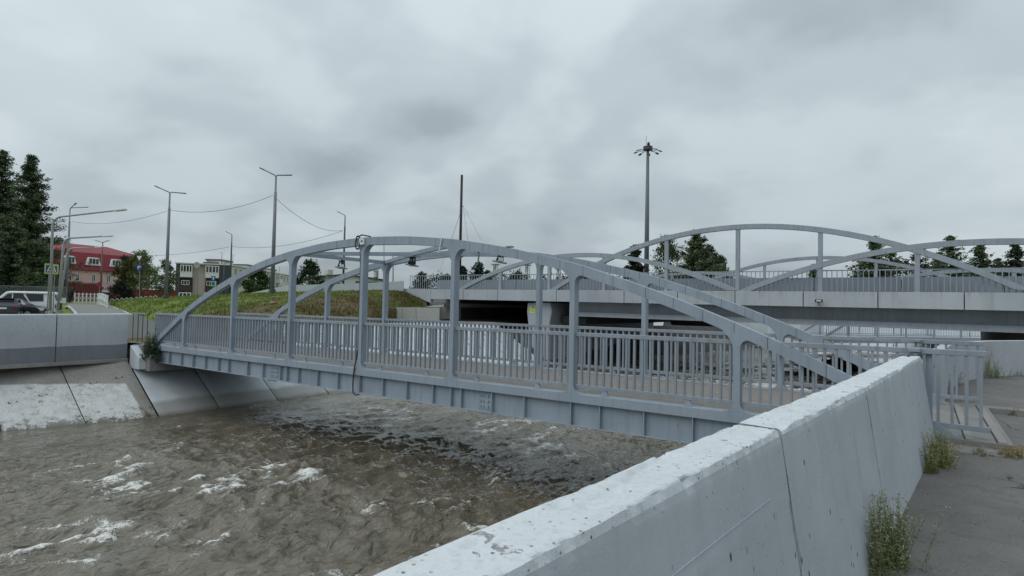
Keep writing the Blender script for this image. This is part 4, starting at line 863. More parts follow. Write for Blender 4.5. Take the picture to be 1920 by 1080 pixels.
# ------------------------------------------------------------------ vegetation
def leaves(rnd, V, T, C, c, n, sp, size, col, droop=0.0, dirv=None, slim=0.45):
    for i in range(n):
        p = c+Vector((rnd.gauss(0, sp), rnd.gauss(0, sp), rnd.gauss(0, sp*0.8)))
        d = Vector((rnd.gauss(0, 1), rnd.gauss(0, 1), rnd.gauss(0, 0.7)-droop))
        if dirv is not None: d = d*0.55+dirv
        d.normalize(); e = d.orthogonal().normalized(); e.rotate(Quaternion(d, rnd.uniform(0, 6.28))); s = size*rnd.uniform(0.6, 1.3); k = rnd.uniform(0.6, 1.35)
        b = len(V); V += [tuple(p-e*s*slim), tuple(p+e*s*slim), tuple(p+d*s*1.6)]; T.append((b, b+1, b+2)); C += [tuple(v*k for v in col)]*3
def broadleaf(name, base, h, w, col, lab, seed, cat='tree', upright=0.3, trunk=0.22, nclump=150, per=42, size=0.16, bottom=0.15, group=None, shape=None):
    rnd = random.Random(seed); t = thing(name, base, lab, cat, group); base = Vector(base); mb = MB()
    mb.tube([base-Vector((0, 0, 0.3)), base+Vector((0.03*w, 0, h*0.3)), base+Vector((-0.02*w, 0.02*w, h*0.62)), base+Vector((0, 0, h*0.9))], [h*0.02+0.04, h*0.016+0.03, h*0.009+0.015, 0.01], 7)
    V, T, C = [], [], []
    for i in range(nclump):
        u = rnd.random(); z = bottom+(1-bottom)*u; prof = math.sin(math.pi*min(1, (0.12+0.88*u)**0.8))**0.7 if shape is None else shape(u)
        a = rnd.uniform(0, 2*math.pi); rr = w/2*prof*math.sqrt(rnd.uniform(0.12, 1.0))*rnd.uniform(0.8, 1.12); c = base+Vector((math.cos(a)*rr, math.sin(a)*rr, h*z*rnd.uniform(0.96, 1.03)))
        if i % 4 == 0: r0 = base+Vector((0, 0, h*max(0.12, z-0.22))); mb.tube([r0, r0.lerp(c, 0.55)+Vector((0, 0, -0.02*h)), c], [h*0.006+0.01, h*0.004+0.006, 0.006], 4)
        shade = rnd.uniform(0.7, 1.3); dv = Vector((math.cos(a)*0.5, math.sin(a)*0.5, upright*2.2))
        leaves(rnd, V, T, C, c, per, w*0.055+0.05, size, tuple(v*shade for v in col), 0, dv)
    mb.build('trunk', 'bark', t); put(tri_mesh('crown', V, T, C), 'crown', t); return t
def conifer(name, base, h, w, col, lab, seed, cat='conifer', dens=1.0, group=None, lean=0.0, bottom=0.06, per=9, size=0.2, sweep=None):
    rnd = random.Random(seed); t = thing(name, base, lab, cat, group); base = Vector(base); mb = MB(); tip = base+Vector((0, 0, h))
    mb.tube([base-Vector((0, 0, 0.3)), base+Vector((0, 0, h*0.5)), tip], [h*0.016+0.03, h*0.009+0.02, 0.01], 7); V, T, C = [], [], []
    nbr = int((150 if h > 10 else 85)*dens)
    for q in range(nbr):
        z = bottom+(0.985-bottom)*((q+rnd.random())/nbr)**1.12; env = w/2*((1-z)**0.85)*(0.75+0.25*math.sin(z*47+seed)*rnd.random())+0.015*w
        for k in range(3):
            a = rnd.uniform(0, 6.28); L_ = env*rnd.choice((0.45, 0.65, 0.8, 0.9, 1.0, 1.15, 1.4)); d = Vector((math.cos(a), math.sin(a), 0)); p0 = base+Vector((0, 0, h*z)); up = 0.35 if z > 0.8 else (0.05 if z > 0.6 else -0.05-0.28*(0.6-z))
            if sweep is not None: up = sweep*rnd.uniform(0.7, 1.2)
            pts = [p0, p0+d*L_*0.5+Vector((0, 0, L_*up*0.7)), p0+d*L_+Vector((0, 0, L_*up*0.9+L_*0.06))]
            if k == 0: mb.tube(pts, [0.03+0.002*h, 0.02, 0.008], 4, False)
            sh_ = rnd.uniform(0.55, 1.45); m = max(3, int(L_/0.20*dens))
            for j in range(m):
                f = 0.10+0.90*(j+rnd.random())/m; c = pts[0].lerp(pts[1], f*2) if f < 0.5 else pts[1].lerp(pts[2], f*2-1)
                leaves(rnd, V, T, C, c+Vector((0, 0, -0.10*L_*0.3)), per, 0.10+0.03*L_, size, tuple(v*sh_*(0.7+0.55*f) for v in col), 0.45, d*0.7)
    leaves(rnd, V, T, C, tip-Vector((0, 0, 0.25)), 14, 0.08, size, col, -1.5)
    mb.build('trunk', 'bark', t); put(tri_mesh('crown', V, T, C), 'crown', t); return t
def gz(p, dz=0.0): return Vector((p.x, p.y, float(zground(p.x, p.y))+dz))
DG = (0.064, 0.092, 0.046); MG = (0.045, 0.075, 0.025); LG = (0.075, 0.105, 0.03)
def trees():
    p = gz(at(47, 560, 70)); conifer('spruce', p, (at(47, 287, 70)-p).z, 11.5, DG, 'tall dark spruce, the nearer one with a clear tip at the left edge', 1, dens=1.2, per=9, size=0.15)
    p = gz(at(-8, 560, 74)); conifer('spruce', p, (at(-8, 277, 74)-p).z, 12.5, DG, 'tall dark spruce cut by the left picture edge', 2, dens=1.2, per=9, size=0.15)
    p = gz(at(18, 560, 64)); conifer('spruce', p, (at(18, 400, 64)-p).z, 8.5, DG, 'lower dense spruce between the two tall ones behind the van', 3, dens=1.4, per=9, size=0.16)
    p = gz(at(262, 555, 84)); broadleaf('broadleaf_tree', p, (at(262, 474, 84)-p).z, 5.0, (0.13, 0.18, 0.065), 'broadleaf tree behind the two-part road sign', 4, nclump=105, per=54, size=0.16, bottom=0.32)
    p = gz(at(308, 555, 88)); broadleaf('broadleaf_tree', p, (at(308, 490, 88)-p).z, 3.6, (0.085, 0.125, 0.045), 'smaller broadleaf tree just left of the tall twin lamp post', 5, nclump=66, per=50, size=0.16, bottom=0.25)
    p = gz(at(232, 558, 82)); broadleaf('broadleaf_tree', p, (at(232, 484, 82)-p).z, 2.6, (0.075, 0.075, 0.03), 'olive tree in front of the pink building corner', 51, nclump=42, per=50, size=0.15, bottom=0.45)
    p = gz(at(226, 560, 66)); broadleaf('bush', p, (at(226, 532, 66)-p).z, 2.6, (0.016, 0.024, 0.015), 'dark round bush in front of the shop front', 6, 'bush', 0.2, nclump=90, per=40, size=0.13, bottom=0.02)
    p = at(481, 556, 60); p.z = 1.6; broadleaf('broadleaf_tree', p, (at(481, 505, 60)-p).z, 2.6, (0.035, 0.075, 0.022), 'dense green tree in front of the apartment block', 7, nclump=100, per=44, size=0.16, bottom=0.05)
    p = at(578, 556, 78); p.z = 1.6; broadleaf('broadleaf_tree', p, (at(578, 490, 78)-p).z, 3.9, (0.03, 0.05, 0.022), 'dark green tree beside the white low building', 8, nclump=100, per=44, size=0.2, bottom=0.05)
    for px, top, wd, D, s, lab in ((868, 500, 2.6, 75, 31, 'small conifer showing beside the middle hanger'), (897, 492, 5.5, 70, 32, 'small pointed conifer between the middle hanger and the arch foot'), (915, 508, 1.8, 75, 33, 'little conifer just right of the pointed one')):
        p = at(px, 545, D); p.z = 0.6; conifer('young_conifer', p, (at(px, top, D)-p).z, wd, (0.03, 0.05, 0.035), lab, s, dens=0.8, per=7, size=0.22)
    for px, top, w_, D, s, c, lab in ((790, 516, 2.6, 70, 41, DG, 'low shrub behind the left end of the road railing'), (835, 519, 3.0, 72, 42, DG, 'low shrub behind the road railing left of the middle hanger'), (968, 513, 4.0, 75, 43, DG, 'rounded shrub behind the road railing near the arch foot'), (1095, 512, 4.0, 78, 44, DG, 'low shrub behind the railing beneath the left road arch')):
        p = at(px, 545, D); p.z = 0.6; broadleaf('shrub', p, (at(px, top, D)-p).z, w_, (0.03, 0.045, 0.02), lab, s, 'shrub', nclump=60, per=36, size=0.2, bottom=0.3)
    p = at(1190, 545, 80); p.z = 0.5; conifer('pine', p, (at(1190, 459, 80)-p).z, 7.5, (0.028, 0.036, 0.024), 'ragged dark pine left of the floodlight mast', 12, 'pine', 0.6, per=12, size=0.26)
    p = at(1250, 545, 86); p.z = 0.5; broadleaf('broadleaf_tree', p, (at(1250, 449, 86)-p).z, 6.0, MG, 'mid green tree right of the floodlight mast', 13, upright=1.0, nclump=120, per=54, size=0.18)
    p = at(1305, 545, 82); p.z = 0.5; conifer('poplar', p, (at(1303, 432, 82)-p).z, 9.5, (0.078, 0.105, 0.05), 'large dark feathery tree under the tall road arch', 14, 'tree', 1.0, per=10, size=0.17, sweep=0.85, bottom=0.12)
    p = at(1330, 545, 84); p.z = 0.5; conifer('poplar', p, (at(1330, 460, 84)-p).z, 7.5, (0.056, 0.08, 0.04), 'lower feathery tree on the right flank of the large one', 16, 'tree', 0.85, per=10, size=0.17, sweep=0.8, bottom=0.1)
    p = at(1350, 545, 84); p.z = 0.5; broadleaf('shrub', p, (at(1350, 487, 84)-p).z, 3.2, DG, 'low leafy growth at the right foot of the large tree', 15, 'shrub', 0.9, nclump=60, per=40, size=0.24)
    for px, top, wd, D, s, c, lab in ((1640, 443, 5.4, 72, 61, DG, 'dark spruce with bushy top left of the arch crossing'), (1672, 466, 4.2, 76, 62, DG, 'lower spruce tucked right of the bushy one'), (1525, 497, 1.5, 60, 63, DG, 'tiny dark conifer behind the road railing'), (1724, 462, 4.2, 70, 64, DG, 'spruce standing right behind the arch crossing'), (1760, 472, 3.6, 74, 69, DG, 'spruce between the arch crossing and the tall thin-tipped one'), (1782, 441, 5.0, 72, 65, DG, 'tall spruce with a thin tip right of the arch crossing'), (1838, 457, 3.8, 72, 66, DG, 'pointed spruce under the right arch'), (1872, 484, 3.0, 76, 67, DG, 'low spruce between two taller ones at right'), (1904, 455, 4.2, 70, 68, (0.03, 0.045, 0.025), 'spruce at the right picture edge')):
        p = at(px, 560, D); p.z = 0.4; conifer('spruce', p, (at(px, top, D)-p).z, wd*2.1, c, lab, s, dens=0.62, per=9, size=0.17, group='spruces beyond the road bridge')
    p = at(1690, 560, 84); rnd = random.Random(80)
    V, T, C = [], [], []
    for i in range(900):
        px = rnd.choice((rnd.uniform(810, 1130), rnd.uniform(1160, 1390), rnd.uniform(1600, 1960), rnd.uniform(1600, 1960))); q = at(px, 545, 92); top = 521 if px < 1500 else 497
        hh = (at(px, top+rnd.gauss(0, 4), 92)-q).z; q.z = 0.5; leaves(rnd, V, T, C, Vector((q.x, q.y, 0.5+rnd.random()*max(0.5, hh+at(px, 545, 92).z-0.5))), 26, 0.5, 0.34, (0.026, 0.036, 0.02))
    o = put(tri_mesh('far_thicket', V, T, C), 'far_thicket'); tag(o, 'continuous dark thicket along the horizon behind the road bridge', None, None, 'stuff')
trees()
def shrub_at_wing():
    rnd = random.Random(21); base = Vector((-1.95, -0.12, -0.62)); t = thing('juniper', base, 'dark green juniper shrub growing between the wing block and the girder end', 'shrub'); V, T, C = [], [], []; mb = MB()
    for i in range(60):
        a = rnd.uniform(0, 6.28); rr = abs(rnd.gauss(0, 0.16)); c0 = base+Vector((math.cos(a)*rr*1.1, math.sin(a)*rr*0.8-0.03, rnd.uniform(-0.05, 0.25))); top = c0+Vector((math.cos(a)*0.16, math.sin(a)*0.1, rnd.uniform(0.25, 1.0)*max(0.25, 1-rr*2.0)))
        mb.tube([c0, top], [0.008, 0.003], 4); sh_ = rnd.uniform(0.6, 1.6)
        for k in range(13): leaves(rnd, V, T, C, c0.lerp(top, (k+rnd.random())/13), 8, 0.035, 0.03, tuple(v*sh_ for v in (0.04, 0.065, 0.036)), -0.2, Vector((math.cos(a)*0.3, math.sin(a)*0.3, 0.7)))
    mb.build('stems', 'bark', t); put(tri_mesh('foliage', V, T, C), 'foliage', t)
shrub_at_wing()
def weed(base, h, spread, n, seed, lab, col=(0.13, 0.18, 0.06), flower=(0.30, 0.30, 0.2), cat='weed', lean=(0, 0), leafy=1.0, group='weeds along the wall'):
    rnd = random.Random(seed); base = Vector(base); t = thing('weed', base, lab, cat, group); V, T, C = [], [], []; mb = MB()
    for i in range(n):
        c = base+Vector((rnd.gauss(0, spread), rnd.gauss(0, spread), -0.02)); hh = h*rnd.uniform(0.45, 1.0); d = Vector((rnd.gauss(lean[0], 0.16), rnd.gauss(lean[1], 0.16), 1)).normalized(); pts = [c]; p = c.copy()
        for k in range(4): d = (d+Vector((rnd.gauss(0, .06), rnd.gauss(0, .06), 0))).normalized(); p = p+d*hh/4; pts.append(p.copy())
        mb.tube(pts, [0.0028, 0.0024, 0.002, 0.0015, 0.001], 3, False)
        m = int(16*leafy*hh/0.4)+5
        for k in range(m):
            f = (k+rnd.random())/m; j = min(3, int(f*4)); q = pts[j].lerp(pts[j+1], f*4-j); cc = col if f < 0.72 else tuple(a_*0.4+b_*0.6 for a_, b_ in zip(col, flower))
            leaves(rnd, V, T, C, q, 2, 0.006, 0.024*(1.2-0.6*f), cc, -0.5, None, 0.16)
            if f > 0.35 and rnd.random() < 0.4:
                e = (q+Vector((rnd.gauss(0, .02), rnd.gauss(0, .02), rnd.uniform(0.01, 0.05)))); leaves(rnd, V, T, C, e, 3, 0.012, 0.010, flower if rnd.random() < 0.5 else col, 0)
    mb.build('stems', 'stem_green', t)['kind'] = 'stuff'; put(tri_mesh('leaves', V, T, C), 'leaves', t)['kind'] = 'stuff'
simple('stem_green', (0.13, 0.14, 0.06), 0.8)
def weeds():
    def foot(y): return Vector((interp(y, ((-12, 19.55), (-8.54, 19.765), (-4.2, 20.185), (-0.1, 20.54))), y, -0.115))
    weed(foot(-4.78)+Vector((0.03, 0, 0)), 0.52, 0.06, 64, 1, 'largest grey-green weed clump at the wall foot, nearest the camera')
    weed(foot(-5.05)+Vector((0.02, 0, 0)), 0.46, 0.045, 20, 2, 'thin pale weed stems left of the largest clump at the wall foot', (0.16, 0.19, 0.09))
    weed(foot(-1.35)+Vector((0.05, 0, 0)), 0.46, 0.07, 60, 3, 'yellow-green weed clump at the far end of the near wall', (0.19, 0.20, 0.045), (0.34, 0.33, 0.14))
    weed(foot(-1.75)+Vector((0.03, 0, 0)), 0.34, 0.05, 22, 4, 'shorter weeds just before the clump at the wall end', (0.15, 0.17, 0.05))
    weed((20.95, -0.32, -0.1), 0.10, 0.07, 16, 5, 'sparse dry weeds on the concrete strip before the slab', (0.20, 0.17, 0.09))
    weed((21.28, -0.12, -0.1), 0.13, 0.055, 50, 6, 'straw-coloured dry tuft at the slab corner', (0.30, 0.24, 0.12), (0.34, 0.28, 0.15))
    weed((21.22, -0.28, -0.1), 0.10, 0.05, 30, 7, 'second dry tuft in front of the slab corner', (0.27, 0.22, 0.11), (0.3, 0.25, 0.13))
    weed((20.72, 7.0, -0.11), 0.75, 0.11, 40, 8, 'tall green weeds at the bend of the wall behind the railing', (0.14, 0.19, 0.05))
    weed((21.0, 8.6, -0.11), 0.6, 0.12, 30, 9, 'green weeds along the far wall foot in the middle', (0.13, 0.17, 0.05))
    weed((21.75, 11.3, -0.11), 0.95, 0.16, 50, 10, 'tall pale grass tuft where the far wall turns right', (0.22, 0.25, 0.10))
    weed((21.95, 11.6, -0.11), 0.4, 0.18, 40, 11, 'low dark weeds right of the pale tuft', (0.10, 0.12, 0.04))
    weed((22.6, 12.8, -0.11), 0.2, 0.25, 30, 12, 'fringe of short weeds at the foot of the curving wall', (0.10, 0.12, 0.05))
    weed((21.65, 3.75, -0.1), 0.12, 0.05, 14, 13, 'small weed beside the low kerb behind the slab', (0.10, 0.11, 0.05))
    p = Vector((-3.3, 0.6, 0.02)); weed(p, 0.4, 0.16, 34, 14, 'yellowish weeds behind the short rail at the far bank', (0.26, 0.25, 0.06), (0.4, 0.38, 0.1))
    weed((20.66, 5.5, -0.11), 0.6, 0.1, 30, 15, 'green weeds close to the far rail end', (0.13, 0.18, 0.05))
weeds()

# ------------------------------------------------------------------ lamp posts, masts, wires
def lamp(px, top_y, base_y, D, arms, lab, mat='galv', r=0.085, base_z=None, group='street lamps', lean=0.0):
    b = at(px, base_y, D)
    tp = at(px+lean, top_y, D); H = tp.z-b.z
    t = thing('street_lamp', b, lab, 'street lamp', group); side = Vector((RGT[0], RGT[1], 0)).normalized()
    MB().tube([b-Vector((0, 0, 0.4)), b+Vector((0, 0, H*0.86)), b+Vector((0, 0, H*0.86+0.01)), b+Vector((0, 0, H))], [r*1.5, r, r*0.7, r*0.6], 10).build('pole', mat, t, True)
    MB().tube([b-Vector((0, 0, 0.1)), b+Vector((0, 0, 0.12))], [r*2.4, r*2.2], 10).build('base_flange', 'dark_pole', t)
    for (dx, dy, fw) in arms:      # arm end offset in metres: sideways, up, along view
        e = b+Vector((0, 0, H))+side*dx+Vector((0, 0, dy))+Vector((FWD[0], FWD[1], 0))*fw; s0 = b+Vector((0, 0, H-0.05))
        mid = s0+Vector((0, 0, 0.14))+side*dx*0.1
        MB().tube([s0, mid, e], r*0.45, 6).build('arm', mat, t, True)
        d = (e-mid).normalized(); MB().beam(e-d*0.12, e+d*0.28, 0.16, 0.07).build('lamp_head', 'dark_pole', t, bevel=0.02)
    return t
def poles():
    lamp(311, 361, 556, 48, ((-0.82, 0.42, -0.3), (0.82, 0.10, 0.4)), 'tall grey twin-arm street lamp in front of the small trees', r=0.10)
    lamp(510.5, 329, 545, 45, ((-0.9, 0.46, -0.3), (0.82, 0.2, 0.4)), 'tallest grey twin-arm street lamp, behind the rising arch', r=0.11)
    lamp(643, 404, 548, 72, ((-0.75, 0.42, 0),), 'dark single-arm street lamp behind the white low building', 'dark_pole', 0.10)
    lamp(431, 440, 552, 88, ((-0.75, 0.40, 0),), 'dark single-arm street lamp before the apartment block', 'dark_pole', 0.10)
    lamp(418.5, 494, 552, 95, ((0.5, 0.2, 0),), 'short thin lamp post close to the apartment block corner', 'dark_pole', 0.07)
    lamp(123.5, 390, 568, 67, ((0.95, 0.45, -0.5), (1.35, 0.28, 0.6)), 'tall grey street lamp with both arms to the right, by the walking person', r=0.10)
    lamp(188, 455, 565, 95, ((-1.0, 0.35, 0), (0.75, 0.35, 0)), 'brown twin-arm street lamp in front of the pink building', 'brown_pole', 0.12)
    for px, yb, pt, yt, ex, ey, D, r, lab in ((94, 592, 99, 408, 233, 393, 34, 0.07, 'nearest long curved-arm lamp post by the white van'), (108, 590, 120, 447, 208, 442.5, 44, 0.085, 'second long-arm lamp post, leaning beside the first'), (110, 585, 127, 466, 189, 463, 56, 0.085, 'third and farthest long-arm leaning lamp post')):
        b, c, e = at(px, yb, D), at(pt, yt, D), at(ex, ey, D); t = thing('arm_lamp_post', b, lab, 'lamp post', 'long-arm lamp posts over the road')
        side = (e-c); k = side.normalized(); up = (c-b).normalized(); pts = [b-up*0.5, c-up*0.5]
        for s in np.linspace(0.15, 1, 6): a = s*math.pi/2; pts.append(c-up*0.5*(1-math.sin(a))+k*0.5*(1-math.cos(a)))
        pts += [e-k*0.5]; MB().tube(pts, [r*1.1, r]+[r*0.8]*6+[r*0.55], 9).build('pole', 'galv_light', t, True)
        MB().beam(e-k*0.55, e+k*0.1, 0.26, 0.10).build('lamp_head', 'lamp_white', t, bevel=0.02)
        MB().tube([b-up*0.3, b+up*0.3], r*1.4, 9).build('sleeve', 'galv_light', t)
    # high mast with floodlight crown
    D = 92; b = at(1211.5, 560, D); tp = at(1209.5, 277, D); t = thing('floodlight_mast', b, 'very tall grey floodlight mast behind the road bridge', 'mast'); H = tp.z-b.z
    MB().tube([b, b+Vector((0, 0, H*0.5)), b+Vector((0, 0, H))], [0.42, 0.34, 0.22], 12).build('pole', 'galv_dark', t, True)
    MB().tube([b+Vector((0, 0, H-0.15)), b+Vector((0, 0, H+0.4))], [0.75, 0.75], 12).build('crown', 'dark_pole', t); MB().sphere(b+Vector((0.1, 0, H+0.75)), 0.25, 0.25, 0.4, 8, 5).build('cap', 'black', t)
    MB().tube([b+Vector((-0.3, 0, H+0.5)), b+Vector((-0.3, 0, H+2.2))], 0.035, 5).build('lightning_rod', 'galv', t)
    for k in range(8):
        a = k*math.pi/4+0.3; d = Vector((math.cos(a), math.sin(a), 0)); p = b+Vector((0, 0, H-0.25))+d*0.9
        f = MB().beam(p-d*0.3, p+d*0.6, 0.08, 0.08).build('bracket', 'dark_pole', t); MB().cbox(p+d*1.0+Vector((0, 0, -0.18)), 0.6, 0.42, 0.12, (Matrix.Rotation(a, 3, 'Z') @ Matrix.Rotation(R(18), 3, 'Y'))).build('floodlight', 'dark_pole', f, bevel=0.03)
    # guyed dark mast
    D = 62; b = at(863, 560, D); tp = at(866, 328, D); t = thing('guyed_mast', b, 'dark pole mast with thin guy wires above the footbridge', 'mast'); H = tp.z-b.z; b = Vector((tp.x, tp.y, b.z))
    MB().tube([b, Vector((tp.x, tp.y, tp.z))], [0.16, 0.13], 9).build('pole', 'black', t, True)
    for px, py, D2 in ((840, 470, 58), (902, 450, 64), (880, 470, 66), (820, 520, 62)):
        MB().tube([at(868, 385, D), at(px, py, D2)], 0.012, 4).build('guy_wire', 'dark_pole', t)
    for px, a, bb, D, r, lab in ((737, 478, 540, 60, 0.07, 'thin plain pole right of the water tower'), (720, 455, 536, 66, 0.05, 'very thin plain pole left of the water tower mast'), (597, 505, 530, 80, 0.05, 'thin pole on the white low building')):
        p = at(px, bb+8, D); q = at(px, a, D); o = MB().tube([p, q], [r, r*0.7], 7).sphere(q, r*1.3, r*1.3, r*1.3, 6, 4).build('thin_pole', 'galv'); tag(o, lab, 'pole')
    def wire(a, b, sag, lab, r=0.014):
        pts = []
        for i in range(21): s = i/20; p = a.lerp(b, s); p.z -= 4*sag*s*(1-s); pts.append(p)
        o = MB().tube(pts, r, 4, False).build('overhead_wire', 'dark_pole'); tag(o, lab, 'wire', 'overhead wires between the lamps')
    wire(at(134, 415.5, 60), at(312, 396, 48), 0.55, 'sagging wire between the leftmost tall lamp and the next twin lamp'); wire(at(315, 393, 48), at(512, 366, 45), 0.65, 'sagging wire between the two twin-arm lamps', 0.016)
    wire(at(514, 369, 45), at(642, 432, 72), 0.9, 'deep sagging wire right of the tallest lamp', 0.02); wire(at(642, 433, 72), at(433, 462, 88), 0.9, 'faint wire between the two dark single-arm lamps', 0.022); wire(at(430, 463, 88), at(190, 477, 95), 0.7, 'faint wire running left from the dark lamp', 0.022)
    # lattice pylons far off
    for px, top, lab in ((928, 497, 'tiny far lattice tower left of the arch'), (988, 498, 'tiny far lattice tower beyond the road railing'), (1047, 505, 'faint far lattice tower beyond the second hanger')):
        b = at(px, 545, 260); b.z = 0.5; H = (at(px, top, 260)-b).z; t = thing('lattice_tower', b, lab, 'tower', 'far lattice towers'); mb = MB(); w0, w1 = 1.6, 0.5
        for sx in (-1, 1):
            for sy in (-1, 1): mb.beam(b+Vector((sx*w0, sy*w0, 0)), b+Vector((sx*w1, sy*w1, H)), 0.22, 0.22)
        for k in range(6):
            f0, f1 = k/6, (k+1)/6; wa, wb = w0+(w1-w0)*f0, w0+(w1-w0)*f1
            for s in (-1, 1): mb.beam(b+Vector((s*wa, -wa, H*f0)), b+Vector((-s*wb, -wb, H*f1)), 0.14, 0.14)
        mb.build('frame', 'galv', t); MB().box(b.x-1.3, b.x+1.3, b.y-1.3, b.y+1.3, b.z+H, b.z+H+0.5).build('platform', 'galv', t)
simple('galv_dark', (0.13, 0.15, 0.165), 0.5, 0.1)
poles()

# ------------------------------------------------------------------ road signs
def facing():  # axes of a sign board facing the camera
    r = Vector((RGT[0], RGT[1], 0)).normalized(); return r, Vector((0, 0, 1)), Vector((FWD[0], FWD[1], 0)).normalized()
def board(c, w_, h_, mat, parent, name, off, n=None, ang=0.0):
    r, u, f = facing()
    if ang: q = Quaternion((0, 0, 1), ang); r = q @ r; f = q @ f
    if n is None: poly = [(-w_/2, -h_/2), (w_/2, -h_/2), (w_/2, h_/2), (-w_/2, h_/2)]
    elif n == 'tri': poly = [(0, -h_/2), (w_/2, h_/2), (-w_/2, h_/2)]
    elif n == 'up': poly = [(-w_/2, -h_/2), (w_/2, -h_/2), (0, h_/2)]
    elif isinstance(n, list): poly = n
    else: poly = [(w_/2*math.cos(2*math.pi*k/n), h_/2*math.sin(2*math.pi*k/n)) for k in range(n)]
    return MB().prism([c+r*x+u*y-f*off for x, y in poly], f*0.012).build(name, mat, parent)
PED = [(-0.10, -0.2), (-0.05, -0.2), (0.0, -0.06), (0.06, -0.2), (0.11, -0.2), (0.05, 0.0), (0.04, 0.12), (-0.04, 0.12), (-0.06, 0.0), (-0.02, -0.04)]
def signs():
    for px, py, D, ang, lab in ((92.5, 504, 37, 0.75, 'left of the paired pedestrian crossing signs, brighter face'), (103, 505, 40, 0.1, 'right of the paired pedestrian crossing signs, darker face')):
        c = at(px, py, D); t = thing('crossing_sign', gz(c), lab, 'road sign', 'pedestrian crossing signs by the van')
        MB().tube([gz(c), c+Vector((0, 0, 0.3))], 0.035, 7).build('pole', 'galv', t); s = 1.0
        board(c, 0.50, 0.66, 'sign_yellow', t, 'backing', 0.05, None, ang); board(c, 0.35, 0.46, 'sign_blue', t, 'panel', 0.065, None, ang); board(c, 0.25, 0.34, 'white_paint', t, 'triangle', 0.08, 'up', ang); board(c-Vector((0, 0, 0.04)), 0.1, 0.2, 'black', t, 'figure', 0.095, [(x*0.55, y*0.6) for x, y in PED], ang)
    c = at(262, 485, 60); t = thing('give_way_sign', at(262, 557, 60), 'white give-way triangle above a blue arrow disc on one pole', 'road sign')
    MB().tube([at(262, 562, 60), c+Vector((0, 0, 0.2))], 0.045, 7).build('pole', 'galv', t); board(c, 0.72, 0.66, 'brown_pole', t, 'border', 0.06, 'tri'); board(c+Vector((0, 0, 0.04)), 0.52, 0.46, 'white_paint', t, 'face', 0.075, 'tri')
    c2 = at(261.5, 501, 60); board(c2, 0.52, 0.74, 'sign_blue', t, 'disc', 0.06, 16); board(c2, 0.3, 0.3, 'white_paint', t, 'arrow', 0.075, [(-0.13, -0.2), (-0.06, -0.2), (-0.06, 0.02), (0.06, 0.02), (0.06, -0.04), (0.18, 0.06), (0.06, 0.16), (0.06, 0.1), (-0.13, 0.1)])
    c = at(188.5, 533, 90); t = thing('round_sign', gz(c), 'round faded no-stopping sign on the brown lamp post', 'road sign'); board(c, 0.78, 0.78, 'sign_red', t, 'rim', 0.30, 18); board(c, 0.60, 0.60, 'purple', t, 'face', 0.315, 18); board(c, 0.1, 0.6, 'sign_red', t, 'bar', 0.33, [(-0.24, 0.16), (-0.16, 0.24), (0.24, -0.16), (0.16, -0.24)])
    c = at(400.5, 522, 75); t = thing('one_way_sign', at(400, 556, 75), 'blue arrow sign above a green-edged crossing sign on the embankment', 'road sign')
    MB().tube([at(400, 558, 75), c], 0.045, 6).build('pole', 'galv', t); board(c, 0.55, 0.6, 'sign_blue', t, 'panel', 0.06); board(c, 0.2, 0.4, 'white_paint', t, 'arrow', 0.075, [(-0.05, -0.2), (0.05, -0.2), (0.05, 0.06), (0.13, 0.06), (0, 0.23), (-0.13, 0.06), (-0.05, 0.06)])
    c2 = at(400.5, 532, 75); board(c2, 0.58, 0.66, 'green_sign', t, 'backing', 0.06); board(c2, 0.34, 0.42, 'sign_blue', t, 'lower_panel', 0.075)
    c = at(369.5, 497, 60); t = thing('satellite_dish', at(370, 556, 60), 'grey round sign seen from behind on a pole before the apartments', 'road sign'); MB().tube([at(370.5, 558, 60), c], 0.04, 6).build('pole', 'galv', t); board(c, 0.66, 0.66, 'sign_back', t, 'disc', 0.05, 18); 
    t.name = 'round_sign'
signs()

# ------------------------------------------------------------------ buildings
class Loc:      # local frame: x along a facade (to the right), y away, z up
    def __init__(s, o, ang): s.o = Vector(o); s.x = Vector((math.cos(ang), math.sin(ang), 0)); s.y = Vector((-math.sin(ang), math.cos(ang), 0))
    def p(s, x, y, z): return s.o+s.x*x+s.y*y+Vector((0, 0, z))
    def box(s, x0, x1, y0, y1, z0, z1): return [s.p(*q) for q in ((x0, y0, z0), (x1, y0, z0), (x1, y1, z0), (x0, y1, z0), (x0, y0, z1), (x1, y0, z1), (x1, y1, z1), (x0, y1, z1))]
def lb(L_, name, mat, par, *a, bevel=0.0, label=None): return MB().hexa(L_.box(*a)).build(name, mat, par, bevel=bevel, label=label)
def win(L_, par, x, z, w_, h_, mull=1, y=0.0, trim=0.09, name='window', mat='white_frame'):
    f = MB()
    for a in ((x, x+w_, y-0.06, y+0.02, z, z+trim), (x, x+w_, y-0.06, y+0.02, z+h_-trim, z+h_), (x, x+trim, y-0.058, y+0.018, z+trim, z+h_-trim), (x+w_-trim, x+w_, y-0.058, y+0.018, z+trim, z+h_-trim)): f.hexa(L_.box(*a))
    for k in range(1, mull+1): xm = x+w_*k/(mull+1); f.hexa(L_.box(xm-trim/2, xm+trim/2, y-0.055, y+0.015, z+trim, z+h_-trim))
    o = f.build(name, mat, par); lb(L_, 'pane', 'pane', o, x+trim*0.5, x+w_-trim*0.5, y-0.03, y+0.01, z+trim*0.5, z+h_-trim*0.5); return o
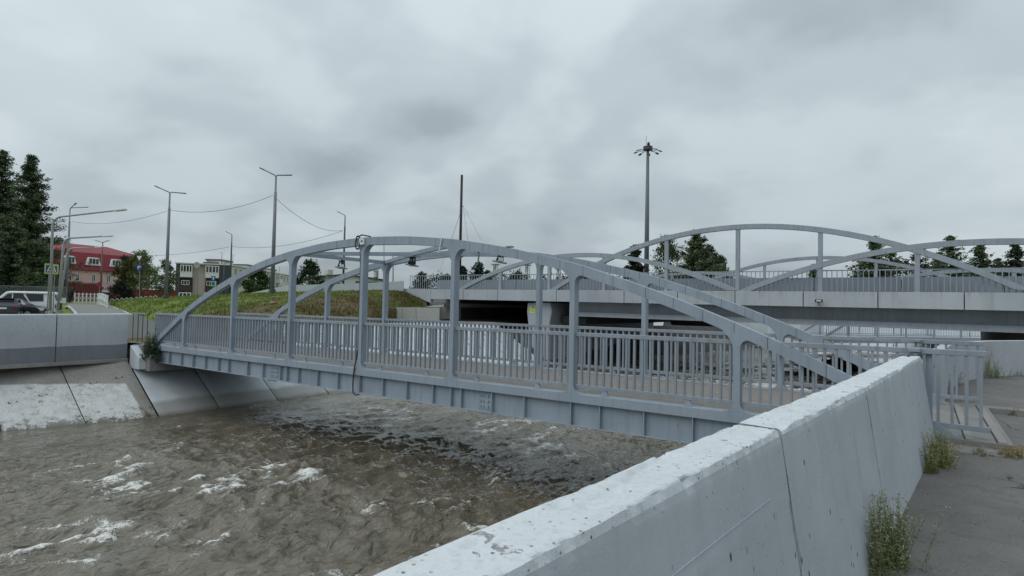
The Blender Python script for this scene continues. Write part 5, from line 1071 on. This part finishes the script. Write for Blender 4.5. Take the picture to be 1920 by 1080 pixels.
def pink_building():
    D = 115; o = at(124, 560, D); o.z = 1.0; e = at(262, 560, 128); ang = math.atan2(e.y-o.y, e.x-o.x); L_ = Loc(o, ang); Ln = 16.5
    t = thing('pink_building', o, 'pink building with red mansard roof and white dormer windows', 'building')
    ez = at(124, 504, D).z-1.0; rz = at(124, 474, D).z-1.0+0.4; tz = rz+2.0
    lb(L_, 'wall', 'pink_wall', t, -9, Ln, 0, 12, 0, ez-0.05)
    rf = MB(); A = [(-9.3, -0.4, ez), (Ln+.3, -0.4, ez), (Ln+.3, 12.4, ez), (-9.3, 12.4, ez)]; B = [(-8.6, 0.9, rz), (Ln-.6, 0.9, rz), (Ln-.6, 11, rz), (-8.6, 11, rz)]; Cc = [(-6, 5.8, tz), (Ln-6, 5.8, tz), (Ln-6, 6.2, tz), (-6, 6.2, tz)]
    rf.hexa([L_.p(*q) for q in A+B]).hexa([L_.p(*q) for q in [(x, y, z+0.01) for x, y, z in B]+Cc]); roof = rf.build('roof', 'red_roof', t)
    lb(L_, 'eaves', 'maroon', roof, -9.35, Ln+.35, -0.5, -0.1, ez-0.12, ez+0.02)
    def local_x(px):       # facade coordinate seen at a picture column
        d = ray(px, 540); d = Vector((d[0], d[1], 0)); a = L_.x; b = d; c0 = Vector((CAM[0], CAM[1], 0))-Vector((o.x, o.y, 0)); det = a.x*(-b.y)+b.x*a.y; return (c0.x*(-b.y)+b.x*c0.y)/det
    for px0, px1, y0, y1 in ((114, 141, 480, 493), (158, 187, 481, 494), (203, 228, 485, 499)):
        xa, xb = local_x(px0), local_x(px1); xm = (xa+xb)/2; w_ = (xb-xa)*0.68; z0 = ez+1.15; h_ = 1.35
        dm = MB().hexa([L_.p(*q) for q in ((xa, -0.22, z0-0.12), (xb, -0.22, z0-0.12), (xb, 3, z0-0.12), (xa, 3, z0-0.12), (xa+0.6, -0.22, z0+h_+0.15), (xb-0.6, -0.22, z0+h_+0.15), (xb-0.7, 3, z0+h_+0.15), (xa+0.7, 3, z0+h_+0.15))]).build('dormer', 'white_frame', t)
        win(L_, dm, xm-w_/2, z0+0.08, w_, h_-0.1, 2, -0.24, 0.09)
    for px0, px1 in ((141, 148), (171, 178), (199, 206)):
        xa, xb = local_x(px0), local_x(px1); win(L_, t, xa, ez-2.35, xb-xa, 1.55, 1, -0.02, 0.09); lb(L_, 'sill', 'pale_concrete', t, xa-0.1, xb+0.1, -0.15, -0.01, ez-2.48, ez-2.37)
    for px in (130, 160, 185, 198, 211, 222): x = local_x(px); lb(L_, 'vent', 'brown_clad', t, x, x+0.22, -0.05, -0.005, ez-0.62, ez-0.42)
    x0, x1 = local_x(90), local_x(167); an = lb(L_, 'annex', 'maroon', t, x0-2, x1, -3.5, -0.02, 0, at(124, 531, D).z-1.0); x2 = local_x(240)
    lb(L_, 'annex_trim', 'red_roof', an, x0-2.05, x1+0.05, -3.55, -3.3, at(124, 530.5, D).z-1.0, at(124, 529.5, D).z-1.0)
    lb(L_, 'shop_front', 'brown_clad', t, x1, x2, -1.5, -0.02, 0, 2.0); lb(L_, 'shop_sign_board', 'white_plaster', t, x1+1.0, x2, -1.58, -1.51, 2.05, 2.42); lb(L_, 'shop_canopy', 'maroon', t, x1, x2+8, -2.4, -1.6, 1.55, 1.75)
    cu = bpy.data.curves.new('sign', 'FONT'); cu.body = 'БЛИЛИМО'; cu.size = 0.95; cu.extrude = 0.03
    q = bpy.data.objects.new('q', cu); COL.objects.link(q); me = bpy.data.meshes.new_from_object(q); bpy.data.objects.remove(q); me.materials.append(M['purple'])
    so_ = put(me, 'sign_lettering', t, loc=L_.p(local_x(193), -1.6, 2.55), rot=(R(90), 0, ang)); so_.scale = (0.9, 1, 1)
    lb(L_, 'sign_emblem', 'purple', t, x1+1.2, x1+1.9, -1.56, -1.5, 2.55, 3.1)
pink_building()
def market_rows():
    for px0, px1, top, D, mat, lab in ((205, 330, 541, 96, 'maroon', 'long dark red fence beneath the trees'), (240, 300, 547, 90, 'maroon', 'low stall roof under the broadleaf tree')):
        a, b = at(px0, 560, D), at(px1, 560, D+4); a.z = b.z = 1.0; t = thing('red_fence' if px0 == 205 else 'market_stall', a, lab, 'fence' if px0 == 205 else 'stall'); H = at(px0, top, D).z-1.0; n = 12; d = (b-a)/n
        for i in range(n): MB().beam(a+d*i+Vector((0, 0, H/2)), a+d*(i+0.985)+Vector((0, 0, H/2)), 0.12 if px0 == 205 else 2.0, H if px0 == 205 else 0.18).build('panel' if px0 == 205 else 'roof_sheet', mat, t)
        if px0 != 205:
            for i in range(5): p = a+(b-a)*i/4; MB().box(p.x-0.05, p.x+0.05, p.y-0.05, p.y+0.05, 1.0, 1.0+H/2).build('post', 'brown_clad', t)
market_rows()
def apartments():
    D = 120; o = at(330, 560, D); e = at(420, 560, 123); o.z = 1.0; ang = math.atan2(e.y-o.y, e.x-o.x); L_ = Loc(o, ang); W_ = 10.15
    t = thing('apartment_block', o, 'three-storey apartment block with dark clad end and glazed white balconies', 'building'); H = at(330, 494, D).z-1.0; fl = H/3.05
    lb(L_, 'end_wall', 'panel_brown', t, 0, W_, 0, 0.4, 0, H); lb(L_, 'dark_cladding', 'dark_clad', t, -0.05, 0.75, -0.9, 0.0, 0, H-0.05); lb(L_, 'dark_cladding', 'dark_clad', t, 8.0, W_, -0.9, 0.0, 0, H-0.05)
    lb(L_, 'roof_edge', 'white_plaster', t, -0.3, W_+0.3, -1.0, 0.3, H, H+0.22)
    for x0, x1 in ((0.75, 2.95), (5.4, 7.95)):
        for k in range(3):
            z = fl*k; 
            if k == 2: lb(L_, 'balcony_panel', 'white_plaster', t, x0, x1, -1.0, -0.05, z+0.05, z+1.05); win(L_, t, x0, z+1.05, x1-x0, 1.55, 3, -0.98, 0.14)
            elif k == 1: lb(L_, 'balcony_panel', 'brown_clad', t, x0, x1, -0.95, -0.05, z-0.15, z+1.05); win(L_, t, x0+0.25, z+1.15, x1-x0-0.7, 0.95, 2, -0.9, 0.1, mat='panel_beige'); lb(L_, 'loggia_back', 'brown_clad', t, x0, x1, -0.5, -0.03, z+1.05, z+2.75)
            else: win(L_, t, x0-0.1, z+0.95, x1-x0, 1.35, 2, -1.0, 0.16); lb(L_, 'loggia_back', 'brown_clad', t, x0, x1, -0.9, -0.05, 0.0, 0.9)
    for px in (345, 375, 412, 450): pass
    # long side receding to the right
    s0 = L_.p(W_, 0.2, 0); s1 = at(548, 560, 168); a2 = math.atan2(s1.y-s0.y, s1.x-s0.x); S = Loc(s0, a2); Ln = (Vector((s1.x, s1.y, 0))-Vector((s0.x, s0.y, 0))).length
    lb(S, 'long_wall', 'panel_beige', t, 0, Ln, 0, 9, 0, H-0.02); lb(S, 'roof_edge', 'white_plaster', t, 0, Ln+.2, -0.3, 9.2, H, H+0.22)
    x = 1.6; i = 0
    while x < Ln-2:
        if i % 6 == 4:
            for k in range(3): lb(S, 'balcony_panel', 'blue_panel' if k == 1 and x > 22 else 'white_plaster' if k != 0 else 'dark_clad', t, x, x+2.6, -1.0, -0.02, fl*k+0.3, fl*k+1.25); win(S, t, x+0.1, fl*k+1.25, 2.4, 1.3, 2, -0.95, 0.14)
            x += 3.6
        else:
            for k in range(3): win(S, t, x, fl*k+1.0, 1.25, 1.4, 1, -0.01, 0.06)
            x += 2.7
        i += 1
    for a, b, y0 in ((4.3, 7.9, 3), ): lb(L_, 'roof_shed', 'roof_dark', t, a, b, y0, y0+3, H+0.22, H+0.75)
    for a, b in ((2, 8), (17, 23), (33, 39)): lb(S, 'roof_shed', 'panel_beige', t, a, b, 3, 6, H+0.2, H+1.15); lb(S, 'shed_cap', 'roof_dark', t, a-0.2, b+0.2, 2.8, 6.2, H+1.15, H+1.45)
    for q, h_ in ((L_.p(7.9, 3, H+0.2), 2.7), (L_.p(8.7, 4, H+0.2), 1.2), (S.p(11, 4, H+0.2), 3.0), (S.p(28, 4, H+0.2), 2.5), (S.p(45, 4, H+0.2), 2.4)):
        an = MB().tube([q, q+Vector((0, 0, h_))], 0.06, 5).build('antenna_mast', 'galv', t); r_, _, _ = facing(); MB().beam(q+Vector((0, 0, h_))-r_*0.7, q+Vector((0, 0, h_))+r_*0.7, 0.04, 0.04).build('antenna_bar', 'galv', an)
apartments()
def low_white():
    D = 85; o = at(586, 548, D); e = at(720, 548, 90); o.z = 1.6; ang = math.atan2(e.y-o.y, e.x-o.x); L_ = Loc(o, ang); Ln = (e-o).length; t = thing('low_building', o, 'low white building with shallow roof behind the road parapet', 'building')
    H = at(586, 521.5, D).z-1.6; ap = at(640, 514, D).z-1.6
    MB().prism([L_.p(0, 0, 0), L_.p(Ln, 0, 0), L_.p(Ln, 0, H), L_.p(Ln*0.42, 0, ap), L_.p(0, 0, H)], L_.y*10).build('wall', 'white_plaster', t)
    r1 = MB(); r1.prism([L_.p(-0.3, -0.4, H), L_.p(Ln*0.42, -0.4, ap), L_.p(Ln+0.4, -0.4, H), L_.p(Ln+0.4, -0.4, H+0.18), L_.p(Ln*0.42, -0.4, ap+0.18), L_.p(-0.3, -0.4, H+0.18)], L_.y*10.6); r1.build('roof', 'roof_dark', t)
    for a, b in ((0.5, 4), (4.8, 8.3)): lb(L_, 'window_band', 'pane', t, a, b, -0.05, 0.1, H-0.95, H-0.6)
    lb(L_, 'window_band', 'roof_dark', t, 6.2, 9.6, -0.12, 0.0, H-0.55, H-0.2)
    q = at(616, 524, D-0.2); c = at(616, 508, D); t2 = thing('roof_vent', q, 'pale boxy vent on the left roof of the low building', 'vent'); MB().cbox((q.x, q.y, c.z-0.2), 0.9, 0.9, 0.8).build('hood', 'panel_beige', t2, bevel=0.05); MB().cbox((q.x, q.y, c.z-0.8), 0.5, 0.5, 0.7).build('duct', 'galv', t2)
    q = at(704, 522, D); t3 = thing('water_tank', q, 'white tank on a stubby tower behind the second hanger', 'water tank'); z1 = at(704, 502.5, D).z; z2 = at(704, 508.5, D).z; z3 = at(704, 521, D).z; x, y = q.x, q.y
    MB().tube([(x, y, z2), (x, y, z2+0.08), (x, y, z1-0.05), (x, y, z1)], [0.36, 0.42, 0.42, 0.3], 12).build('tank', 'white_plaster', t3); MB().tube([(x, y, z3), (x, y, z2)], 0.28, 10).build('tower', 'panel_beige', t3); MB().tube([(x, y, z3-0.4), (x, y, z3+0.1)], 0.33, 10).build('collar', 'roof_dark', t3); MB().cbox((x+0.48, y, (z2+z3)/2), 0.12, 0.12, (z2-z3)).build('pipe', 'galv', t3)
low_white()

# ------------------------------------------------------------------ fences on the far bank
def bank_fences():
    a, b = at(-20, 560, 61), at(124, 560, 64.5); t = thing('picket_fence', gz(a), 'grey picket fence on a low base behind the van', 'fence'); n = 46; d = (b-a)/n; zt = at(60, 537, 62).z
    z0 = float(zground(a.x, a.y)); MB().beam(Vector((a.x, a.y, z0+0.2)), Vector((b.x, b.y, z0+0.2)), 0.35, 0.75).build('base', 'white_plaster', t); MB().beam(Vector((a.x, a.y, zt)), Vector((b.x, b.y, zt)), 0.08, 0.09).build('top_rail', 'galv', t); MB().beam(Vector((a.x, a.y, z0+0.7)), Vector((b.x, b.y, z0+0.7)), 0.06, 0.06).build('bottom_rail', 'galv', t)
    for i in range(n+1): p = a+d*i; MB().box(p.x-0.045, p.x+0.045, p.y-0.03, p.y+0.03, z0+0.55, zt).build('picket', 'galv', t)
    def guard(p0, p1, n, h, lab, hoop=False):
        t = thing('guard_fence', gz(p0), lab, 'fence'); d = (p1-p0)/n
        for i in range(n+1):
            p = gz(p0+d*i); MB().box(p.x-0.05, p.x+0.05, p.y-0.05, p.y+0.05, p.z, p.z+h+0.12).build('post', 'white_paint', t)
            if i < n:
                q = gz(p0+d*(i+1)); pr = MB()
                for s in (0.1, 0.55, 0.98): pr.beam(p+Vector((0, 0, h*s)), q+Vector((0, 0, h*s)), 0.04, 0.05)
                pr.build('rail', 'white_paint', t); x_ = MB(); x_.beam(p+Vector((0, 0, 0.1*h)), q+Vector((0, 0, 0.95*h)), 0.035, 0.035).beam(p+Vector((0, 0, 0.95*h)), q+Vector((0, 0, 0.1*h)), 0.035, 0.035); x_.build('cross_bars', 'fence_white', t)
    guard(at(140, 560, 66), at(184, 560, 67), 6, 1.05, 'white criss-cross guard fence beyond the walking person'); guard(at(183, 560, 66), at(201.5, 560, 51), 6, 1.05, 'white guard fence running toward the viewer beside the grass')
    t = thing('hoop_fence', at(206, 563, 60), 'low white hoop fence along the top of the grass', 'fence')
    for i in range(10):
        p, q = at(206+i*9, 566-i*0.7, 58), at(206+(i+0.9)*9, 565.5-i*0.7, 58); m = (p+q)/2; pts = [p, p.lerp(m, 0.3)+Vector((0, 0, 0.22)), m+Vector((0, 0, 0.33)), q.lerp(m, 0.3)+Vector((0, 0, 0.22)), q]; MB().tube([v-Vector((0, 0, 0.05)) for v in pts], 0.03, 5).build('hoop', 'fence_white', t)
bank_fences()

# ------------------------------------------------------------------ vehicles and person
def vehicle(name, o, ang, prof, width, paint, lab, cat, wins, extras, wheels, wr=0.34, seats=None):
    L_ = Loc(o, ang); t = thing(name, o, lab, cat)
    h = width/2; n = len(prof); mb = MB(); rows = []
    for f, ins in ((-1.0, 0.06), (-0.93, 0.0), (0.93, 0.0), (1.0, 0.06)):
        row = []
        for (x, z) in prof:
            tum = max(0, (z-0.95))*0.14; y = f*(h-tum); cx = sum(p[0] for p in prof)/n; row.append(L_.p(x-(x-cx)*ins*0.5, y, z-(0.04 if z > 1.0 else -0.02)*(ins > 0)))
        rows.append(row)
    vs = [p for r_ in rows for p in r_]; fs = [tuple(range(n))[::-1], tuple(range(3*n, 4*n))]
    for k in range(3):
        for i in range(n): fs.append((k*n+i, k*n+(i+1) % n, (k+1)*n+(i+1) % n, (k+1)*n+i))
    mb.add(vs, fs); mb.build('body', paint, t, bevel=0.03)
    for nm, poly, side, mat, off in wins:
        for s in ((-1, 1) if side == 'both' else (side,)):
            pts = []
            for x, z in poly: tum = max(0, (z-0.95))*0.14; pts.append(L_.p(x, s*(h-tum+off), z-0.02))
            MB().prism(pts, L_.y*(-s*0.03)).build(nm, mat, t)
    for nm, mat, bx, lab2 in extras: lb(L_, nm, mat, t, *bx, bevel=0.015, label=lab2)
    for x in wheels:
        for s in (-1, 1):
            c = L_.p(x, s*(h-0.1), wr); w_ = MB().tube([c-L_.y*0.1, c+L_.y*0.1], wr, 18).build('wheel', 'rubber', t, bevel=0.02); MB().tube([c-L_.y*0.115, c+L_.y*0.115], wr*0.58, 14).build('rim', 'chrome', w_)
    return L_, t
def vehicles():
    # white boxy van, nose to the left
    D = 47; o = gz(at(50, 560, D)); r_ = math.atan2(RGT[1], RGT[0])
    zr = at(60, 546.5, D).z-o.z; k = zr/1.95
    prof = [(-2.25, 0.35), (-2.3, 0.75), (-2.22, 1.1), (-1.75, 1.25), (-1.15, 1.88), (-0.9, 1.95), (1.75, 1.95), (1.98, 1.88), (2.12, 1.1), (2.14, 0.4)]
    prof = [(x, z*k) for x, z in prof]
    def P_(q): return [(x, z*k) for x, z in q]
    wins = [('side_window', P_([(-1.5, 1.25), (-1.02, 1.75), (-0.72, 1.75), (-0.72, 1.22)]), 'both', 'car_glass', 0.004), ('side_window', P_([(-0.64, 1.80), (-0.05, 1.80), (0.36, 1.16), (-0.64, 1.16)]), 'both', 'car_glass', 0.004), ('side_window', P_([(0.12, 1.78), (1.30, 1.78), (1.34, 1.24), (0.44, 1.22)]), 'both', 'car_glass', 0.004)]
    ex = [('roof_gutter', 'white_paint', (-1.0, 1.9, -0.80, 0.80, 1.80*k, 1.84*k), None), ('tail_window', 'car_glass', (2.03, 2.09, -0.58, 0.58, 1.25*k, 1.74*k), None), ('tail_lamp', 'tail', (2.10, 2.16, -0.80, -0.66, 0.75, 1.05), None), ('tail_lamp', 'tail', (2.10, 2.16, 0.66, 0.80, 0.75, 1.05), None), ('bumper', 'chrome', (2.12, 2.26, -0.8, 0.8, 0.38, 0.55), None), ('headlight', 'headlamp', (-2.33, -2.24, -0.72, -0.45, 0.72, 0.92), None), ('headlight', 'headlamp', (-2.33, -2.24, 0.45, 0.72, 0.72, 0.92), None), ('spare_wheel_cover', 'rubber', (2.14, 2.3, -0.3, 0.3, 0.62, 1.2), None), ('bumper', 'chrome', (-2.4, -2.28, -0.8, 0.8, 0.35, 0.55), None), ('door_handle', 'black', (0.05, 0.2, -0.865, -0.84, 1.0, 1.03), None), ('wing_mirror', 'black', (-1.5, -1.38, -1.02, -0.86, 1.22, 1.42), None)]
    vehicle('van', o, r_+0.40, prof, 1.7, 'car_white', 'white boxy van parked behind the parapet wall', 'van', wins, ex, (-1.4, 1.35))
    # dark car, front toward the right
    o = gz(at(27, 560, 44.5)); z = o.z
    prof = [(-2.1, 0.35), (-2.15, 0.8), (-1.95, 1.0), (-1.3, 1.42), (-0.9, 1.48), (0.1, 1.46), (0.95, 1.0), (1.85, 0.86), (2.12, 0.68), (2.16, 0.35)]
    wins = [('side_window', [(-1.3, 1.02), (-1.1, 1.36), (-0.35, 1.4), (-0.35, 1.02)], 'both', 'car_glass', 0.004), ('side_window', [(-0.28, 1.4), (0.08, 1.38), (0.7, 1.02), (-0.28, 1.02)], 'both', 'car_glass', 0.004)]
    ex = [('headlight', 'headlamp', (1.95, 2.17, -0.84, -0.40, 0.60, 0.79), None), ('headlight', 'headlamp', (1.95, 2.17, 0.40, 0.84, 0.60, 0.79), None), ('grille', 'black', (2.12, 2.18, -0.36, 0.36, 0.55, 0.74), None), ('number_plate', 'white_paint', (2.17, 2.19, -0.26, 0.26, 0.42, 0.53), None), ('bumper', 'black', (2.08, 2.2, -0.82, 0.82, 0.3, 0.42), None), ('wing_mirror', 'black', (0.55, 0.72, -1.0, -0.84, 0.98, 1.14), None)]
    L_, t = vehicle('parked_car', o, r_+0.25, prof, 1.74, 'car_dark', 'dark car with pale headlights, front to the right beside the white van', 'car', wins, ex, (-1.3, 1.3))
    MB().prism([L_.p(0.12, -0.66, 1.43), L_.p(0.12, 0.66, 1.43), L_.p(0.93, 0.76, 1.03), L_.p(0.93, -0.76, 1.03)], Vector((0, 0, 0.012))).build('windscreen', 'screen_glass', t)
    # rear of another dark hatchback at the picture edge
    o = gz(at(11, 560, 42)); prof = [(-2.0, 0.35), (-2.05, 0.72), (-1.2, 0.88), (-0.6, 1.42), (0.2, 1.5), (1.35, 1.46), (1.72, 1.1), (1.9, 0.95), (1.92, 0.4)]
    wins = [('side_window', [(-0.9, 1.0), (-0.5, 1.38), (0.3, 1.42), (0.3, 1.0)], 'both', 'car_glass', 0.004), ('side_window', [(0.38, 1.42), (1.15, 1.4), (1.4, 1.02), (0.38, 1.0)], 'both', 'car_glass', 0.004)]
    ex = [('tail_lamp', 'tail', (1.84, 1.95, -0.82, -0.56, 0.72, 0.95), None), ('tail_lamp', 'tail', (1.84, 1.95, 0.56, 0.82, 0.72, 0.95), None), ('number_plate', 'white_paint', (1.92, 1.95, -0.26, 0.26, 0.74, 0.86), None), ('spoiler', 'black', (1.15, 1.6, -0.6, 0.6, 1.46, 1.52), None), ('bumper', 'black', (1.82, 2.0, -0.82, 0.82, 0.32, 0.5), None), ('rear_window', 'car_glass', (1.5, 1.56, -0.58, 0.58, 1.18, 1.38), None)]
    vehicle('parked_car', o, r_-0.95, prof, 1.7, 'car_dark', 'dark hatchback seen from the rear with red tail lamps at the left edge', 'car', wins, ex, (-1.25, 1.15))
vehicles()
def person():
    D = 62; f = at(131.5, 568.5, D); base = Vector((f.x, f.y, f.z)); H = (at(131.5, 538.5, D)-f).z; s = H/1.75
    t = thing('person', base, 'person in dark jacket and trousers walking away with a black bag', 'person'); r_, u_, fw = facing()
    def P(x, y, z): return base+r_*x*s+fw*y*s+Vector((0, 0, z*s))
    V = [P(0, 0, 0.95), P(0, 0.0, 1.12), P(0, 0.02, 1.34), P(0, 0.03, 1.46), P(0, 0.05, 1.52), P(0, 0.07, 1.62), P(0, 0.07, 1.70),
         P(-0.10, 0, 0.90), P(-0.11, 0.06, 0.50), P(-0.115, -0.02, 0.09), P(-0.12, 0.13, 0.04), P(0.10, 0, 0.90), P(0.11, -0.02, 0.50), P(0.12, -0.12, 0.10), P(0.125, 0.03, 0.04),
         P(-0.20, 0.03, 1.40), P(-0.27, 0.0, 1.14), P(-0.26, 0.06, 0.88), P(0.20, 0.03, 1.40), P(0.28, 0.03, 1.14), P(0.27, 0.10, 0.90)]
    E_ = [(0, 1), (1, 2), (2, 3), (3, 4), (4, 5), (5, 6), (0, 7), (7, 8), (8, 9), (9, 10), (0, 11), (11, 12), (12, 13), (13, 14), (2, 15), (15, 16), (16, 17), (2, 18), (18, 19), (19, 20)]
    rad = [0.17, 0.17, 0.19, 0.10, 0.06, 0.095, 0.07, 0.10, 0.07, 0.05, 0.045, 0.10, 0.07, 0.05, 0.045, 0.085, 0.062, 0.042, 0.085, 0.062, 0.042]
    def skin(name, vs, es, rs, mat, par, root):
        me = bpy.data.meshes.new(name); me.from_pydata([tuple(v) for v in vs], es, []); me.materials.append(M[mat]); o = put(me, name, par)
        bm = bmesh.new(); bm.from_mesh(me); ly = bm.verts.layers.skin.verify(); bm.verts.ensure_lookup_table()
        for i, q in enumerate(rs): bm.verts[i][ly].radius = (q*s, q*s); bm.verts[i][ly].use_root = (i == root)
        bm.to_mesh(me); bm.free(); o.modifiers.new('skin', 'SKIN'); m = o.modifiers.new('sub', 'SUBSURF'); m.levels = m.render_levels = 1; return o
    skin('body', V, E_, rad, 'jacket', t, 0)
    skin('trousers', [V[0]-Vector((0, 0, 0.02))]+V[7:10]+V[11:14], [(0, 1), (1, 2), (2, 3), (0, 4), (4, 5), (5, 6)], [0.178, 0.112, 0.085, 0.062, 0.112, 0.085, 0.062], 'trousers', t, 0)
    hd = MB().sphere(P(0, 0.075, 1.655), 0.092*s, 0.092*s, 0.115*s, 12, 8).sphere(P(0.09, 0.07, 1.645), 0.018*s, 0.018*s, 0.03*s, 6, 4).sphere(P(-0.09, 0.07, 1.645), 0.018*s, 0.018*s, 0.03*s, 6, 4).sphere(P(0, 0.175, 1.64), 0.018*s, 0.02*s, 0.024*s, 6, 4).build('head', 'skin', t, True); MB().sphere(P(0, 0.055, 1.685), 0.1*s, 0.1*s, 0.1*s, 12, 7).build('hair', 'hair', t, True)
    for sx, c in ((-1, V[17]), (1, V[20])):
        hb = MB().sphere(c-Vector((0, 0, 0.05*s)), 0.035*s, 0.035*s, 0.05*s, 8, 5)
        for k in range(4): a = c+fw*(k-1.5)*0.018*s-Vector((0, 0, 0.08*s)); hb.tube([a, a+Vector((0, 0, -0.045*s)), a+Vector((0, 0, -0.075*s))-r_*sx*0.02*s], 0.009*s, 5)
        a = c+fw*0.03*s-Vector((0, 0, 0.04*s)); hb.tube([a, a+fw*0.03*s-Vector((0, 0, 0.05*s))], 0.010*s, 5); hb.build('hand', 'skin', t, True)
    b = V[17]-Vector((0, 0, 0.13*s)); bg_ = thing('bag', b-Vector((0, 0, 0.35)), 'black bag carried in the left hand of the walking person', 'bag')
    MB().prism([b+r_*x*s+Vector((0, 0, z*s)) for x, z in ((-0.12, -0.32), (0.12, -0.32), (0.10, -0.08), (-0.10, -0.08))], fw*0.1*s).build('pouch', 'black', bg_, bevel=0.02); MB().tube([b+r_*x*s+fw*0.05*s+Vector((0, 0, z*s)) for x, z in ((-0.07, -0.09), (-0.04, 0.01), (0.04, 0.01), (0.07, -0.09))], 0.012, 5).build('handle', 'black', bg_)
person()
def litter():
    p = emb_pt(514, 0.38); t = thing('litter', p, 'crumpled pale and reddish litter lying on the embankment grass', 'litter'); rnd = random.Random(3)
    for m, dx in (('litter', -0.12), ('litter_red', 0.08)):
        q = MB(); q.sphere(p+Vector((dx*RGT[0], dx*RGT[1], 0.1)), 0.16, 0.12, 0.12, 7, 5); q.v = [tuple(Vector(v)+Vector((rnd.gauss(0, .025), rnd.gauss(0, .025), rnd.gauss(0, .025)))) for v in q.v]; q.build('crumpled_sheet', m, t)
litter()
